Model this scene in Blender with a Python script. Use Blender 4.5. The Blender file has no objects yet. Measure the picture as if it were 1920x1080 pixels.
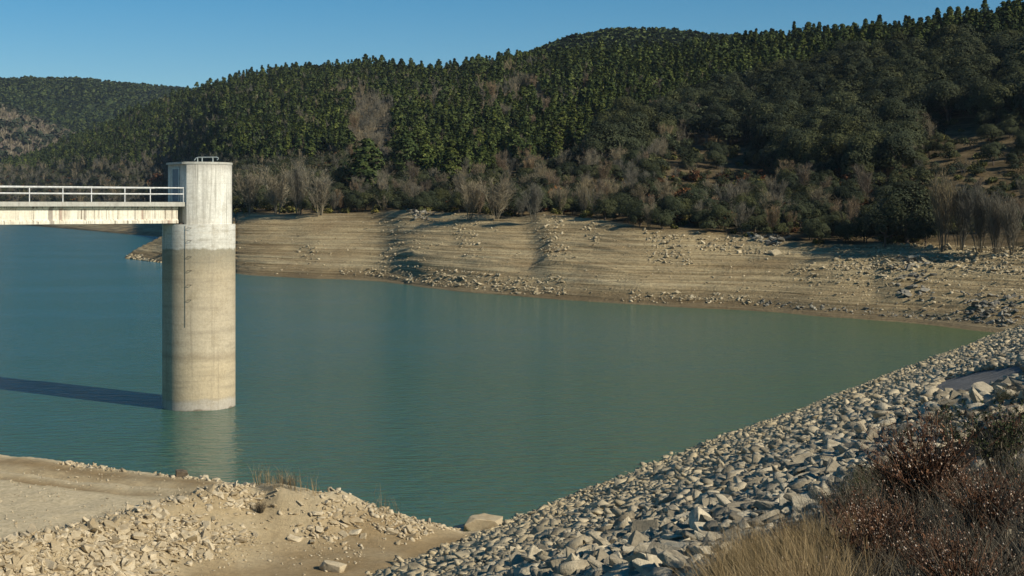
import bpy, bmesh, math, random
import numpy as np

SEED = 7
rnd = random.Random(SEED)
R_ = np.random.default_rng(SEED)
sc = bpy.context.scene
col = sc.collection
rad = math.radians

# ------------------------------------------------------------------ camera facts
F, HZ, CZ = 2600.0, 388.0, 12.57          # focal length (px of a 1920 wide picture), horizon row, eye height above the water
def X(px, d): return (np.asarray(px, float) - 960.0) / F * d
def ZY(py, d): return CZ - (np.asarray(py, float) - HZ) / F * d
def PX(x, d): return 960.0 + F * x / d
def PY(z, d): return HZ + F * (CZ - z) / d

# ------------------------------------------------------------------ helpers
def mesh_np(name, V, Fc, mats=(), mi=None, smooth=False):
    """mesh from arrays: Fc is one (n,k) array or a list of them"""
    V = np.asarray(V, np.float32)
    Fl = Fc if isinstance(Fc, list) else [Fc]
    Fl = [np.asarray(f, np.int32) for f in Fl if len(f)]
    m = bpy.data.meshes.new(name)
    m.vertices.add(len(V)); m.vertices.foreach_set('co', V.ravel())
    loops = np.concatenate([f.ravel() for f in Fl])
    tot = np.concatenate([np.full(len(f), f.shape[1], np.int32) for f in Fl])
    start = np.concatenate([[0], np.cumsum(tot)[:-1]]).astype(np.int32)
    m.loops.add(len(loops)); m.loops.foreach_set('vertex_index', loops)
    m.polygons.add(len(tot)); m.polygons.foreach_set('loop_start', start)
    try: m.polygons.foreach_set('loop_total', tot)
    except Exception: pass
    if smooth: m.polygons.foreach_set('use_smooth', np.ones(len(tot), bool))
    for k in mats: m.materials.append(k)
    if mi is not None: m.polygons.foreach_set('material_index', np.asarray(mi, np.int32))
    m.update(calc_edges=True); m.validate()
    return m

def link(name, data, parent=None, loc=(0, 0, 0)):
    o = bpy.data.objects.new(name, data); col.objects.link(o)
    o.location = loc
    if parent is not None: o.parent = parent
    return o

def tag(o, label=None, cat=None, group=None, kind=None):
    if label: o['label'] = label
    if cat: o['category'] = cat
    if group: o['group'] = group
    if kind: o['kind'] = kind
    return o

def bm_obj(name, bm, mat, parent=None, loc=(0, 0, 0), smooth=False):
    m = bpy.data.meshes.new(name); bm.normal_update(); bm.to_mesh(m); bm.free()
    if smooth:
        for p in m.polygons: p.use_smooth = True
    m.materials.append(mat)
    return link(name, m, parent, loc)

def box(bm, c, ex, ey, ez, hx, hy, hz):
    """box with centre c, unit axes ex ey ez and half sizes"""
    c = np.array(c, float); ex, ey, ez = (np.array(v, float) for v in (ex, ey, ez))
    vs = []
    for sx in (-1, 1):
        for sy in (-1, 1):
            for sz in (-1, 1):
                vs.append(bm.verts.new(c + ex*hx*sx + ey*hy*sy + ez*hz*sz))
    for f in ((0,1,3,2),(4,6,7,5),(0,4,5,1),(2,3,7,6),(0,2,6,4),(1,5,7,3)):
        bm.faces.new([vs[i] for i in f])

def tube(bm, pts, r, n=8):
    pts = [np.array(p, float) for p in pts]; rings = []
    for i, p in enumerate(pts):
        t = pts[min(i+1, len(pts)-1)] - pts[max(i-1, 0)]; t /= np.linalg.norm(t)
        a = np.cross(t, (0, 0, 1) if abs(t[2]) < .9 else (1, 0, 0)); a /= np.linalg.norm(a); b = np.cross(t, a)
        rr = r[i] if isinstance(r, (list, tuple)) else r
        rings.append([bm.verts.new(p + rr*(a*math.cos(2*math.pi*k/n) + b*math.sin(2*math.pi*k/n))) for k in range(n)])
    for A, B in zip(rings, rings[1:]):
        for k in range(n): bm.faces.new((A[k], A[(k+1) % n], B[(k+1) % n], B[k]))
    bm.faces.new(rings[0][::-1]); bm.faces.new(rings[-1])

def hashn(ix, iy, seed):
    h = (ix.astype(np.int64)*374761393 + iy.astype(np.int64)*668265263 + seed*982451653) & 0xffffffff
    h = ((h ^ (h >> 13)) * 1274126177) & 0xffffffff
    h = h ^ (h >> 16)
    return (h & 0xffff) / 65535.0
def vnoise(x, y, seed=0):
    ix, iy = np.floor(x), np.floor(y); fx, fy = x-ix, y-iy
    fx = fx*fx*(3-2*fx); fy = fy*fy*(3-2*fy)
    a, b = hashn(ix, iy, seed), hashn(ix+1, iy, seed); c, d = hashn(ix, iy+1, seed), hashn(ix+1, iy+1, seed)
    return (a*(1-fx)+b*fx)*(1-fy) + (c*(1-fx)+d*fx)*fy
def fbm(x, y, seed=0, o=4):
    s, a, t = 0, 1.0, 0
    for i in range(o):
        s = s + a*(vnoise(x*2**i, y*2**i, seed+i*17)-.5)*2; t += a; a *= .5
    return s/t
def sstep(a, b, x):
    t = np.clip((np.asarray(x, float)-a)/(b-a), 0, 1); return t*t*(3-2*t)
def herm(x, xp, fp):
    """smooth (cubic) interpolation through control values"""
    xp = np.asarray(xp, float); fp = np.asarray(fp, float); x = np.clip(x, xp[0], xp[-1])
    sl = np.diff(fp)/np.diff(xp)
    m = np.zeros_like(fp); m[0], m[-1] = sl[0], sl[-1]
    m[1:-1] = np.where(sl[:-1]*sl[1:] > 0, 2*sl[:-1]*sl[1:]/(sl[:-1]+sl[1:]+1e-12), 0)
    i = np.clip(np.searchsorted(xp, x)-1, 0, len(xp)-2); h = xp[i+1]-xp[i]; t = (x-xp[i])/h
    return ((2*t**3-3*t**2+1)*fp[i] + (t**3-2*t**2+t)*h*m[i] + (-2*t**3+3*t**2)*fp[i+1] + (t**3-t**2)*h*m[i+1])

# ------------------------------------------------------------------ materials
class NT:
    def __init__(s, name):
        s.m = bpy.data.materials.new(name); s.m.use_nodes = True
        s.t = s.m.node_tree; s.n = s.t.nodes; s.l = s.t.links
        s.b = s.n['Principled BSDF']
    def new(s, typ, **kw):
        nd = s.n.new(typ)
        for k, v in kw.items(): setattr(nd, k, v)
        return nd
    def lk(s, a, b): s.l.new(a, b)
    def val(s, sock, v):
        if hasattr(v, 'is_linked'): s.lk(v, sock)
        else: sock.default_value = v
    def pos(s): return s.new('ShaderNodeNewGeometry').outputs['Position']
    def mapping(s, v, scale=(1, 1, 1), rot=(0, 0, 0)):
        m = s.new('ShaderNodeMapping'); s.lk(v, m.inputs['Vector']); m.inputs['Scale'].default_value = scale; m.inputs['Rotation'].default_value = rot
        return m.outputs[0]
    def noise(s, v, scale, detail=4, rough=.55, dist=0):
        n = s.new('ShaderNodeTexNoise'); s.lk(v, n.inputs['Vector'])
        n.inputs['Scale'].default_value = scale; n.inputs['Detail'].default_value = detail
        n.inputs['Roughness'].default_value = rough; n.inputs['Distortion'].default_value = dist
        return n.outputs['Fac']
    def ramp(s, fac, stops, interp='LINEAR'):
        r = s.new('ShaderNodeValToRGB'); s.lk(fac, r.inputs[0]); cr = r.color_ramp; cr.interpolation = interp
        while len(cr.elements) < len(stops): cr.elements.new(.5)
        for e, (p, c) in zip(cr.elements, stops):
            e.position = p; e.color = (c[0], c[1], c[2], 1) if hasattr(c, '__len__') else (c, c, c, 1)
        return r.outputs[0]
    def mix(s, fac, a, b, mode='MIX'):
        n = s.new('ShaderNodeMix', data_type='RGBA', blend_type=mode)
        s.val(n.inputs[0], fac)
        for sock, v in ((n.inputs[6], a), (n.inputs[7], b)):
            if hasattr(v, 'is_linked'): s.lk(v, sock)
            else: sock.default_value = (v[0], v[1], v[2], 1)
        return n.outputs[2]
    def math(s, op, a, b=0, clamp=False):
        n = s.new('ShaderNodeMath', operation=op); n.use_clamp = clamp
        s.val(n.inputs[0], a); s.val(n.inputs[1], b); return n.outputs[0]
    def sep(s, v):
        n = s.new('ShaderNodeSeparateXYZ'); s.lk(v, n.inputs[0]); return n.outputs
    def rng(s, v, a, b, c=0, d=1):
        n = s.new('ShaderNodeMapRange'); s.lk(v, n.inputs[0])
        for i, q in enumerate((a, b, c, d)): n.inputs[i+1].default_value = q
        return n.outputs[0]
    def bump(s, h, strength=.5, dist=.1):
        b = s.new('ShaderNodeBump'); s.lk(h, b.inputs['Height']); b.inputs['Strength'].default_value = strength; b.inputs['Distance'].default_value = dist
        s.lk(b.outputs[0], s.b.inputs['Normal'])
    def out(s, colr, rough=.85, spec=.25):
        s.val(s.b.inputs['Base Color'], colr if hasattr(colr, 'is_linked') else (*colr, 1))
        s.val(s.b.inputs['Roughness'], rough); s.b.inputs['Specular IOR Level'].default_value = spec
        return s.m

def island(n): return n.new('ShaderNodeNewGeometry').outputs['Random Per Island']
def objrand(n): return n.new('ShaderNodeObjectInfo').outputs['Random']

def leaf_mat(name, dark, mid, light, patch=.02, tint=None, tone=True):
    n = NT(name)
    base = n.ramp(island(n), [(0, dark), (.55, mid), (1, light)])
    pn = n.noise(n.pos(), patch, 3, .6)
    v = n.rng(pn, .3, .7, .72, 1.28)
    o = n.rng(objrand(n), 0, 1, .75, 1.25)
    tn = n.math('FRACT', n.math('ADD', objrand(n), n.new('ShaderNodeAttribute', attribute_name='tone').outputs['Fac']))
    o = n.ramp(tn, [(0, (.58, .66, .70)), (.45, (.9, .93, .9)), (.8, (1.15, 1.12, .95)), (1, (1.35, 1.24, .92))])
    c = n.mix(1.0, base, n.mix(1.0, v, o, 'MULTIPLY') if tone else v, 'MULTIPLY')
    if tint: c = n.mix(n.rng(n.noise(n.pos(), .11, 2), .45, .62), c, tint)
    return n.out(c, .75, .15)

def rock_mat(name, lo, hi, dirt, zlo=None):
    n = NT(name); p = n.pos()
    r = n.math('FRACT', n.math('ADD', island(n), objrand(n)))
    c = n.ramp(r, [(0, lo), (.5, [(a+b)/2 for a, b in zip(lo, hi)]), (1, hi)])
    if zlo: c = n.mix(n.math('MULTIPLY', n.rng(n.sep(p)[2], zlo[0], zlo[1], 1, 0), .75), c, zlo[2])
    st = n.noise(p, 2.6, 6, .65)
    c = n.mix(n.rng(st, .50, .70, 0, .75), c, dirt)
    g = n.noise(p, 24, 4, .6)
    c = n.mix(1.0, c, n.rng(g, .2, .8, .72, 1.25), 'MULTIPLY')
    n.bump(n.math('ADD', n.noise(p, 9, 5, .65), n.noise(p, 40, 3, .6)), .55, .04)
    return n.out(c, .9, .2)

def soil_bank():
    n = NT('bank_soil'); p = n.pos(); x, y, z = n.sep(p)
    # horizontal strand lines left as the water fell: fine in z, long along the bank
    lines = n.math('ADD', n.math('MULTIPLY', n.noise(n.mapping(p, (.03, .03, 3.4)), 1, 6, .7, .2), .55), n.math('MULTIPLY', n.noise(n.mapping(p, (.022, .022, .95)), 1, 4, .62, .35), .45))
    fine = n.noise(n.mapping(p, (.06, .06, 9.0)), 1, 5, .7)
    blot = n.noise(p, .06, 5, .6, .4)
    gr = n.noise(p, 2.2, 6, .7)
    c = n.ramp(lines, [(.36, (.17, .118, .055)), (.45, (.30, .225, .12)), (.54, (.40, .315, .178)), (.66, (.47, .385, .235))])
    c = n.mix(n.rng(fine, .54, .62, 0, .7), c, (.13, .09, .044))
    c = n.mix(n.rng(n.noise(n.mapping(p, (.03, .03, 16)), 1, 4, .6), .56, .63, 0, .6), c, (.15, .105, .052))
    c = n.mix(n.rng(blot, .52, .72, 0, .6), c, (.20, .135, .07))
    wet = n.rng(n.math('ADD', z, n.math('MULTIPLY', n.math('SUBTRACT', blot, .5), 5.0)), .1, 2.0, 1, 0)
    c = n.mix(n.math('MULTIPLY', wet, .6), c, (.10, .07, .038))
    c = n.mix(1.0, c, n.rng(gr, .25, .75, .65, 1.3), 'MULTIPLY')
    # above the old high water line: dry grass and scrubby earth
    up = n.rng(n.math('ADD', z, n.math('MULTIPLY', n.math('SUBTRACT', n.noise(p, .09, 5, .65), .5), 9)), 11.5, 15.0)
    hill = n.ramp(n.noise(p, .35, 7, .7), [(.3, (.035, .032, .014)), (.5, (.085, .062, .032)), (.68, (.15, .108, .058))])
    hill = n.mix(n.rng(n.noise(n.mapping(p, (.05, .05, .9)), 1, 4, .6), .5, .62, 0, .7), hill, (.19, .14, .075))
    at = n.new('ShaderNodeAttribute', attribute_name='veg').outputs['Fac']
    c = n.mix(n.math('MAXIMUM', at, n.math('MULTIPLY', up, at)), c, hill)
    n.bump(n.math('ADD', n.math('MULTIPLY', lines, 2.0), gr), .8, .35)
    return n.out(c, .95, .1)

def soil_spit():
    n = NT('spit_soil'); p = n.pos(); x, y, z = n.sep(p)
    a = n.noise(p, .35, 6, .62, .3); g = n.noise(p, 5.5, 7, .72); s = n.noise(p, 22, 4, .7)
    c = n.ramp(a, [(.32, (.36, .27, .15)), (.5, (.46, .36, .215)), (.68, (.51, .42, .27))])
    at = n.new('ShaderNodeAttribute', attribute_name='brown').outputs['Fac']
    c = n.mix(n.math('MULTIPLY', at, n.rng(a, .2, .7, .95, .55)), c, (.25, .17, .082))
    pl = n.new('ShaderNodeAttribute', attribute_name='pale').outputs['Fac']
    c = n.mix(n.math('MULTIPLY', pl, .8), c, n.mix(n.rng(g, .3, .7), (.53, .43, .27), (.64, .54, .365)))
    c = n.mix(1.0, c, n.rng(g, .25, .75, .72, 1.25), 'MULTIPLY')
    c = n.mix(n.rng(s, .60, .72, 0, .6), c, (.20, .15, .09))
    c = n.mix(n.rng(s, .36, .28, 0, .6), c, (.55, .47, .33))
    n.bump(n.math('ADD', g, s), .7, .08)
    return n.out(c, .95, .1)

def soil_dam():
    n = NT('dam_soil'); p = n.pos()
    g = n.noise(p, 3, 7, .7)
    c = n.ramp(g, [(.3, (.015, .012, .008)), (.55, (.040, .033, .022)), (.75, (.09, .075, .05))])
    at = n.new('ShaderNodeAttribute', attribute_name='ash').outputs['Fac']
    s = n.noise(p, 14, 6, .7); w = n.noise(n.mapping(p, (.5, .5, .5), (0, 0, 0)), 3, 5, .7)
    ash = n.ramp(n.math('ADD', n.math('MULTIPLY', s, .5), n.math('MULTIPLY', w, .5)), [(.36, (.11, .108, .105)), (.52, (.19, .185, .178)), (.66, (.27, .262, .25))])
    c = n.mix(at, c, ash)
    n.bump(n.math('ADD', g, s), .9, .12)
    return n.out(c, .95, .1)

def far_mat(name, cols, scale):
    n = NT(name); p = n.pos()
    g = n.noise(p, scale, 6, .72); b = n.noise(p, scale*.12, 4, .6, .5)
    c = n.ramp(g, [(.34, cols[0]), (.5, cols[1]), (.66, cols[2])])
    c = n.mix(n.rng(b, .45, .62, 0, .55), c, cols[3])
    n.bump(g, 1.0, 6)
    return n.out(c, .95, .05)

def water_mat():
    n = NT('reservoir_water'); p = n.pos()
    # long low wind ripples crossing the view, broken by slower patches of calmer water
    r1 = n.noise(n.mapping(p, (.55, 1.7, 1), (0, 0, rad(14))), 1.0, 4, .55, .35)
    r2 = n.noise(n.mapping(p, (1.5, 4.2, 1), (0, 0, rad(-9))), 1.0, 3, .5, .2)
    gust = n.rng(n.noise(n.mapping(p, (.018, .04, 1), (0, 0, rad(20))), 1, 3, .5), .35, .65, .55, 1.15)
    h = n.math('MULTIPLY', n.math('ADD', r1, n.math('MULTIPLY', r2, .35)), gust)
    n.bump(h, .62, .42)
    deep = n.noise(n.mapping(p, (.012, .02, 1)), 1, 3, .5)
    # body colour painted from reflected sky blue at left to reflected hill olive at right
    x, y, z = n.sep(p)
    refl_tint = n.rng(n.math('ADD', n.math('MULTIPLY', x, 1.0), n.math('MULTIPLY', deep, 26)), -40, 66)
    c = n.mix(refl_tint, (.033, .110, .100), (.078, .114, .036))
    n.b.inputs['IOR'].default_value = 1.33
    return n.out(c, .14, .5)

def concrete(name, kind):
    n = NT(name); p = n.pos(); x, y, z = n.sep(p)
    streak = n.noise(n.mapping(p, (2.6, 2.6, .10)), 1, 6, .66)
    fine = n.noise(n.mapping(p, (9, 9, .25)), 1, 4, .6)
    grain = n.noise(p, 7, 6, .7)
    band = n.noise(n.mapping(p, (.25, .25, 2.4)), 1, 5, .65, .2)
    if kind == 'shaft':
        zz = n.math('ADD', z, n.math('MULTIPLY', n.math('SUBTRACT', n.noise(p, .8, 4, .6), .5), .7))
        f = n.rng(zz, 0, 12)
        c = n.ramp(f, [(0, (.16, .135, .10)), (.006, (.40, .36, .30)), (.045, (.42, .38, .31)), (.062, (.43, .355, .235)), (.24, (.47, .39, .26)), (.275, (.34, .28, .19)), (.31, (.45, .385, .275)), (.5, (.43, .365, .26)),
                       (.70, (.40, .335, .23)), (.775, (.31, .27, .19)), (.825, (.27, .245, .18)), (.835, (.56, .54, .475)), (1, (.62, .605, .545))])
        c = n.mix(n.rng(band, .50, .66, 0, .38), c, (.235, .20, .145))
        c = n.mix(n.rng(n.noise(n.mapping(p, (.7, .7, 5)), 1, 6, .72), .52, .66, 0, .38), c, (.25, .215, .155))
        c = n.mix(n.rng(band, .42, .28, 0, .4), c, (.50, .43, .31))
        c = n.mix(n.rng(streak, .55, .72, 0, .55), c, (.20, .17, .12))
        c = n.mix(n.rng(n.noise(p, 1.3, 6, .7), .5, .7, 0, .4), c, (.27, .215, .13))
    elif kind == 'beam':
        c = n.ramp(n.noise(n.mapping(p, (1.7, 1.7, .05)), 1, 5, .7), [(.30, (.34, .24, .19)), (.42, (.58, .53, .42)), (.6, (.74, .70, .58)), (.72, (.66, .61, .50))])
        c = n.mix(n.rng(fine, .55, .64, 0, .85), c, (.20, .16, .12))
        c = n.mix(n.rng(n.noise(n.mapping(p, (.9, .9, .02)), 1.3, 3, .6), .60, .66, 0, .75), c, (.19, .15, .125))
    elif kind == 'slab':
        c = n.ramp(streak, [(.3, (.30, .29, .25)), (.5, (.42, .41, .36)), (.7, (.36, .33, .28))])
    else:
        c = n.ramp(streak, [(.30, (.34, .32, .28)), (.45, (.57, .55, .485)), (.6, (.68, .66, .585)), (.75, (.75, .73, .65))])
        c = n.mix(n.rng(fine, .52, .66, 0, .75), c, (.24, .22, .18))
        c = n.mix(n.rng(n.noise(p, .9, 6, .7), .48, .66, 0, .5), c, (.36, .33, .27))
        top = n.rng(n.math('ADD', z, n.math('MULTIPLY', streak, 1.2)), 15.3, 15.75)
        c = n.mix(n.math('MULTIPLY', top, .6), c, (.33, .30, .26))
    # shutter board joints of the pour
    fr = n.math('FRACT', n.math('MULTIPLY', z, 1/1.22)); j = n.rng(n.math('ABSOLUTE', n.math('SUBTRACT', fr, .5)), 0, .016, .3, 0)
    if kind in ('shaft', 'head'): c = n.mix(j, c, (.18, .16, .13))
    c = n.mix(1.0, c, n.rng(grain, .25, .75, .80, 1.18), 'MULTIPLY')
    n.bump(n.math('ADD', grain, band), .35, .04)
    return n.out(c, .88, .25)

def plain(name, c, rough=.6, metal=0, var=.2, scale=6):
    n = NT(name); g = n.noise(n.pos(), scale, 5, .65)
    cc = n.mix(1.0, c, n.rng(g, .3, .7, 1-var, 1+var), 'MULTIPLY')
    n.b.inputs['Metallic'].default_value = metal
    return n.out(cc, rough, .3)

M = {}
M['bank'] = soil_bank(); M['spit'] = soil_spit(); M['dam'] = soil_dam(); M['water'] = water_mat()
M['far_green'] = far_mat('far_forest_ground', ((.012, .022, .009), (.028, .042, .016), (.045, .056, .024), (.035, .045, .02)), .09)
M['far_brown'] = far_mat('far_brown_ground', ((.05, .042, .03), (.13, .10, .078), (.18, .14, .115), (.15, .115, .095)), .10)
M['shaft'] = concrete('stained_concrete', 'shaft'); M['head'] = concrete('pale_concrete', 'head')
M['beam'] = concrete('girder_concrete', 'beam'); M['slab'] = concrete('deck_concrete', 'slab')
M['rail'] = plain('painted_rail', (.60, .60, .58), .6, 0, .3)
M['steel'] = plain('weathered_steel', (.40, .44, .42), .5, .3, .3)
M['dark_steel'] = plain('rusty_steel', (.08, .065, .05), .8, 0, .3)
M['gauge'] = plain('stained_pipe', (.31, .265, .20), .8, 0, .3)
M['door'] = plain('blue_grey_door', (.14, .17, .20), .55, 0, .15)
M['pine'] = leaf_mat('pine_needles', (.018, .030, .008), (.046, .063, .016), (.090, .104, .028), .03)
M['oak'] = leaf_mat('holm_oak_leaves', (.021, .027, .013), (.037, .043, .020), (.068, .073, .037), .05)
M['rust'] = leaf_mat('rusty_leaves', (.055, .024, .010), (.11, .046, .018), (.16, .078, .034), .1)
M['olive'] = leaf_mat('yellow_green_leaves', (.05, .05, .014), (.095, .09, .026), (.15, .135, .045), .1)
M['twig'] = leaf_mat('grey_twigs', (.10, .083, .062), (.17, .145, .110), (.24, .21, .165), .05)
M['twig_brown'] = leaf_mat('brown_twigs', (.085, .062, .045), (.16, .118, .085), (.23, .175, .13), .05)
M['browngrey'] = plain('brown_boulder', (.105, .08, .052), .9, 0, .4, 5)
M['bark'] = plain('bark', (.085, .065, .05), .9, 0, .35, 9)
M['riprap'] = rock_mat('riprap_rock', (.14, .12, .088), (.53, .455, .325), (.14, .115, .08), (1.0, 7.5, (.49, .395, .24)))
M['rubble'] = rock_mat('limestone_rubble', (.33, .26, .16), (.56, .47, .325), (.29, .215, .12))
M['bankrock'] = rock_mat('bank_rock', (.24, .195, .12), (.50, .42, .28), (.2, .15, .09))
M['greyrock'] = rock_mat('grey_rock', (.085, .08, .066), (.30, .275, .22), (.07, .062, .05))
M['redstem'] = leaf_mat('reddish_stems', (.040, .018, .010), (.088, .044, .024), (.16, .09, .052), .6, tone=False)
M['greystem'] = leaf_mat('grey_stems', (.050, .042, .030), (.105, .088, .062), (.20, .17, .125), .6, tone=False)
M['seed'] = leaf_mat('dry_seed_heads', (.12, .06, .036), (.24, .15, .10), (.60, .50, .40), .9, tone=False)
M['redleaf'] = leaf_mat('withered_leaves', (.028, .012, .006), (.070, .030, .014), (.13, .062, .028), .9, tone=False)
M['greenleaf'] = leaf_mat('low_green_leaves', (.016, .024, .008), (.036, .046, .016), (.07, .08, .03), .9, tone=False)
M['straw'] = leaf_mat('straw_blades', (.12, .082, .036), (.25, .178, .088), (.38, .285, .155), .8, tone=False)

# ------------------------------------------------------------------ far shore and hills
CP = [-500, 0, 120, 230, 320, 400, 445, 560, 700, 815, 950, 1055, 1200, 1400, 1560, 1700, 1900, 2300, 2600]
#        waterline d | bank top (d,y) | scrub (d,y) | forest (d,y) | ridge (d,y) | behind (d,y)
PR = [
 (1100, 1160, 384, 1250, 352, 1350, 330, 1600, 332.0, 1900, 355.0),
 (1000, 1060, 380, 1120, 350, 1200, 326, 1500, 316.0, 1800, 340.0),
 (810, 930, 386, 1000, 350, 1060, 320, 1350, 278.0, 1700, 310.0),
 (650, 780, 398, 850, 352, 930, 312, 1200, 232.0, 1500, 270.0),
 (560, 660, 400, 750, 353, 850, 306, 1120, 196.0, 1400, 230.0),
 (330, 400, 400, 535, 355, 665, 302, 1030, 172.0, 1300, 210.0),
 (263, 312, 400, 440, 353, 575, 301, 965, 160.0, 1200, 200.0),
 (248, 296, 404, 375, 354, 485, 302, 870, 146.0, 1150, 190.0),
 (237, 284, 405, 330, 352, 420, 292, 800, 138.0, 1100, 180.0),
 (215, 264, 409, 310, 358, 400, 290, 680, 152.0, 950, 175.0),
 (199, 245, 413, 290, 362, 380, 280, 640, 133.0, 900, 165.0),
 (190, 235, 417, 280, 362, 360, 275, 610, 124.0, 850, 160.0),
 (179.5, 214, 429, 255, 368, 335, 275, 560, 118.0, 800, 155.0),
 (171, 203, 445, 240, 380, 310, 280, 500, 102.0, 700, 140.0),
 (160, 190, 463, 222, 398, 285, 290, 430, 90.0, 600, 120.0),
 (152.7, 184, 466, 212, 402, 265, 290, 390, 84.0, 560, 110.0),
 (139.6, 172, 464, 200, 392, 245, 285, 350, 61.0, 500, 90.0),
 (125, 150, 456, 180, 378, 220, 262, 320, -19.0, 450, 20.0),
 (118, 142, 452, 172, 370, 212, 250, 310, -49.0, 440, -10.0)]
PR = np.array(PR, float)
Dk = [PR[:, 0]-35, PR[:, 0], PR[:, 1], PR[:, 3], PR[:, 5], PR[:, 7], PR[:, 9]]
Zk = [np.full(len(CP), -4.5), np.zeros(len(CP))] + [ZY(PR[:, i+1], PR[:, i]) for i in (1, 3, 5, 7, 9)]
RIBS = [(775, 1.5, 70, 300), (1034, 1.5, 50, 240), (880, .3, 35, 160), (1690, .7, 60, 200), (600, .4, 60, 250)]

def hill_t(px, d):
    D = [herm(px, CP, q) for q in Dk]
    t = np.zeros(np.broadcast(px, d).shape)
    for k in range(6): t = t + np.clip((d-D[k])/(D[k+1]-D[k]), 0, 1)
    return t
def hill(px, d, detail=True):
    px = np.asarray(px, float); d = np.asarray(d, float)
    t = hill_t(px, d); z = np.zeros(t.shape)
    Z = [herm(px, CP, q) for q in Zk]
    for k in range(6):
        w = np.clip(t-k, 0, 1); z = np.where((t >= k) & (t <= k+1), Z[k]*(1-w)+Z[k+1]*w, z)
    z = np.where(t >= 6, Z[6], z)
    x = X(px, d)
    up = sstep(2.0, 3.2, t)
    z = z + up*(fbm(x/34, d/34, 3)*2.4 + fbm(x/11, d/11, 9)*.7)
    z = z + sstep(2.0, 2.4, t)*(1-sstep(3.2, 4, t))*.22*np.sin(z*2.4+fbm(x/30, d/30, 31)*4)
    bk = sstep(.75, 1.15, t)*(1-sstep(1.9, 2.25, t))
    if detail:
        q = z/.62 + fbm(x/40, d/40, 5)*.8 + vnoise(z*1.1, z*0+.5, 15)*2.2
        f = q-np.floor(q)
        z = z + bk*(sstep(.0, .28, f)-f)*.36*(.35+1.3*vnoise(x/14, z*2, 16))
        z = z + bk*(fbm(x/6, d/6, 8)*.28 + fbm(x/1.8, d/1.8, 18)*.10) + (1-bk)*sstep(.4, .8, t)*fbm(x/5, d/5, 44)*.12
        z = z + sstep(.85, 1.0, t)*(1-sstep(1.05, 1.5, t))*.30*(1+fbm(x/9, d/9, 71))
    for pc, A, wl, wr in RIBS:
        c = pc + (t-1.5)*-26 + fbm(d/9, x*0, 77)*14
        u = px - c
        s = np.where(u < 0, sstep(-wl, 0, u), 1-sstep(0, wr, u))
        z = z + bk*A*s*sstep(1.05, 1.3, t)
    return z

pxs = np.concatenate([np.arange(-500, 200, 10.0), np.arange(200, 2050, 5.0), np.arange(2050, 2601, 12.0)])
ts = np.concatenate([np.linspace(0, .95, 5), np.linspace(1.0, 2.0, 76), np.linspace(2.03, 3, 22), np.linspace(3.05, 4, 22), np.linspace(4.05, 5, 34), np.linspace(5.1, 6, 8)])
P2, T2 = np.meshgrid(pxs, ts)
D2 = np.zeros(P2.shape)
for k in range(6):
    a, b = herm(P2, CP, Dk[k]), herm(P2, CP, Dk[k+1])
    D2 = np.where((T2 >= k) & (T2 <= k+1), a+(b-a)*(T2-k), D2)
Z2 = hill(P2, D2)
V = np.stack([X(P2, D2), D2, Z2], -1).reshape(-1, 3)
nr, nc = P2.shape
i0 = (np.arange(nr-1)[:, None]*nc + np.arange(nc-1)[None, :]).ravel()
m = mesh_np('hillside', V, np.stack([i0, i0+1, i0+nc+1, i0+nc], 1), [M['bank']], smooth=True)
veg = sstep(1.9, 2.15, T2 + fbm(X(P2, D2)/7, D2/7, 60)*.18).ravel()
m.attributes.new('veg', 'FLOAT', 'POINT').data.foreach_set('value', veg.astype(np.float32))
tag(link('hillside', m), 'far shore of bare tan soil rising to dry hill ground under the trees', 'hillside', kind='structure')

# headland beside the tower
hp = np.arange(232, 476, 3.0); hd = np.arange(252, 420, 1.0)
HP, HD = np.meshgrid(hp, hd)
df = herm(HP, [225, 240, 300, 372, 445, 480], [342, 336, 313, 286, 263.5, 257])
pk = herm(HP, [225, 236, 250, 300, 350, 445, 480], [-2, .05, 1.3, 4.7, 8, 11.2, 11.4])
wd = herm(HP, [225, 236, 250, 300, 350, 445, 480], [4, 7, 15, 36, 42, 47, 47])
s = (HD-df)/wd
HZz = np.where(s < 0, s*6, np.where(s < 1, pk*s**.9, pk*np.exp(-((s-1)/.9)**2) - (s-1)*.6))
xx = X(HP, HD)
q = HZz/.62+fbm(xx/26, HD/26, 5)*1.3; f = q-np.floor(q)
HZz = HZz + np.where(s > 0, (sstep(0, .28, f)-f)*.4 + fbm(xx/5, HD/5, 8)*.3, 0)
HZz = np.where(HP > 440, np.minimum(HZz, hill(HP, HD)-.05), HZz)
nr, nc = HP.shape; i0 = (np.arange(nr-1)[:, None]*nc + np.arange(nc-1)[None, :]).ravel()
m = mesh_np('headland', np.stack([xx, HD, HZz], -1).reshape(-1, 3), np.stack([i0, i0+1, i0+nc+1, i0+nc], 1), [M['bank']], smooth=True)
tag(link('headland', m), 'low tan point of bare shore running out behind the concrete tower', 'headland', kind='structure')

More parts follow.
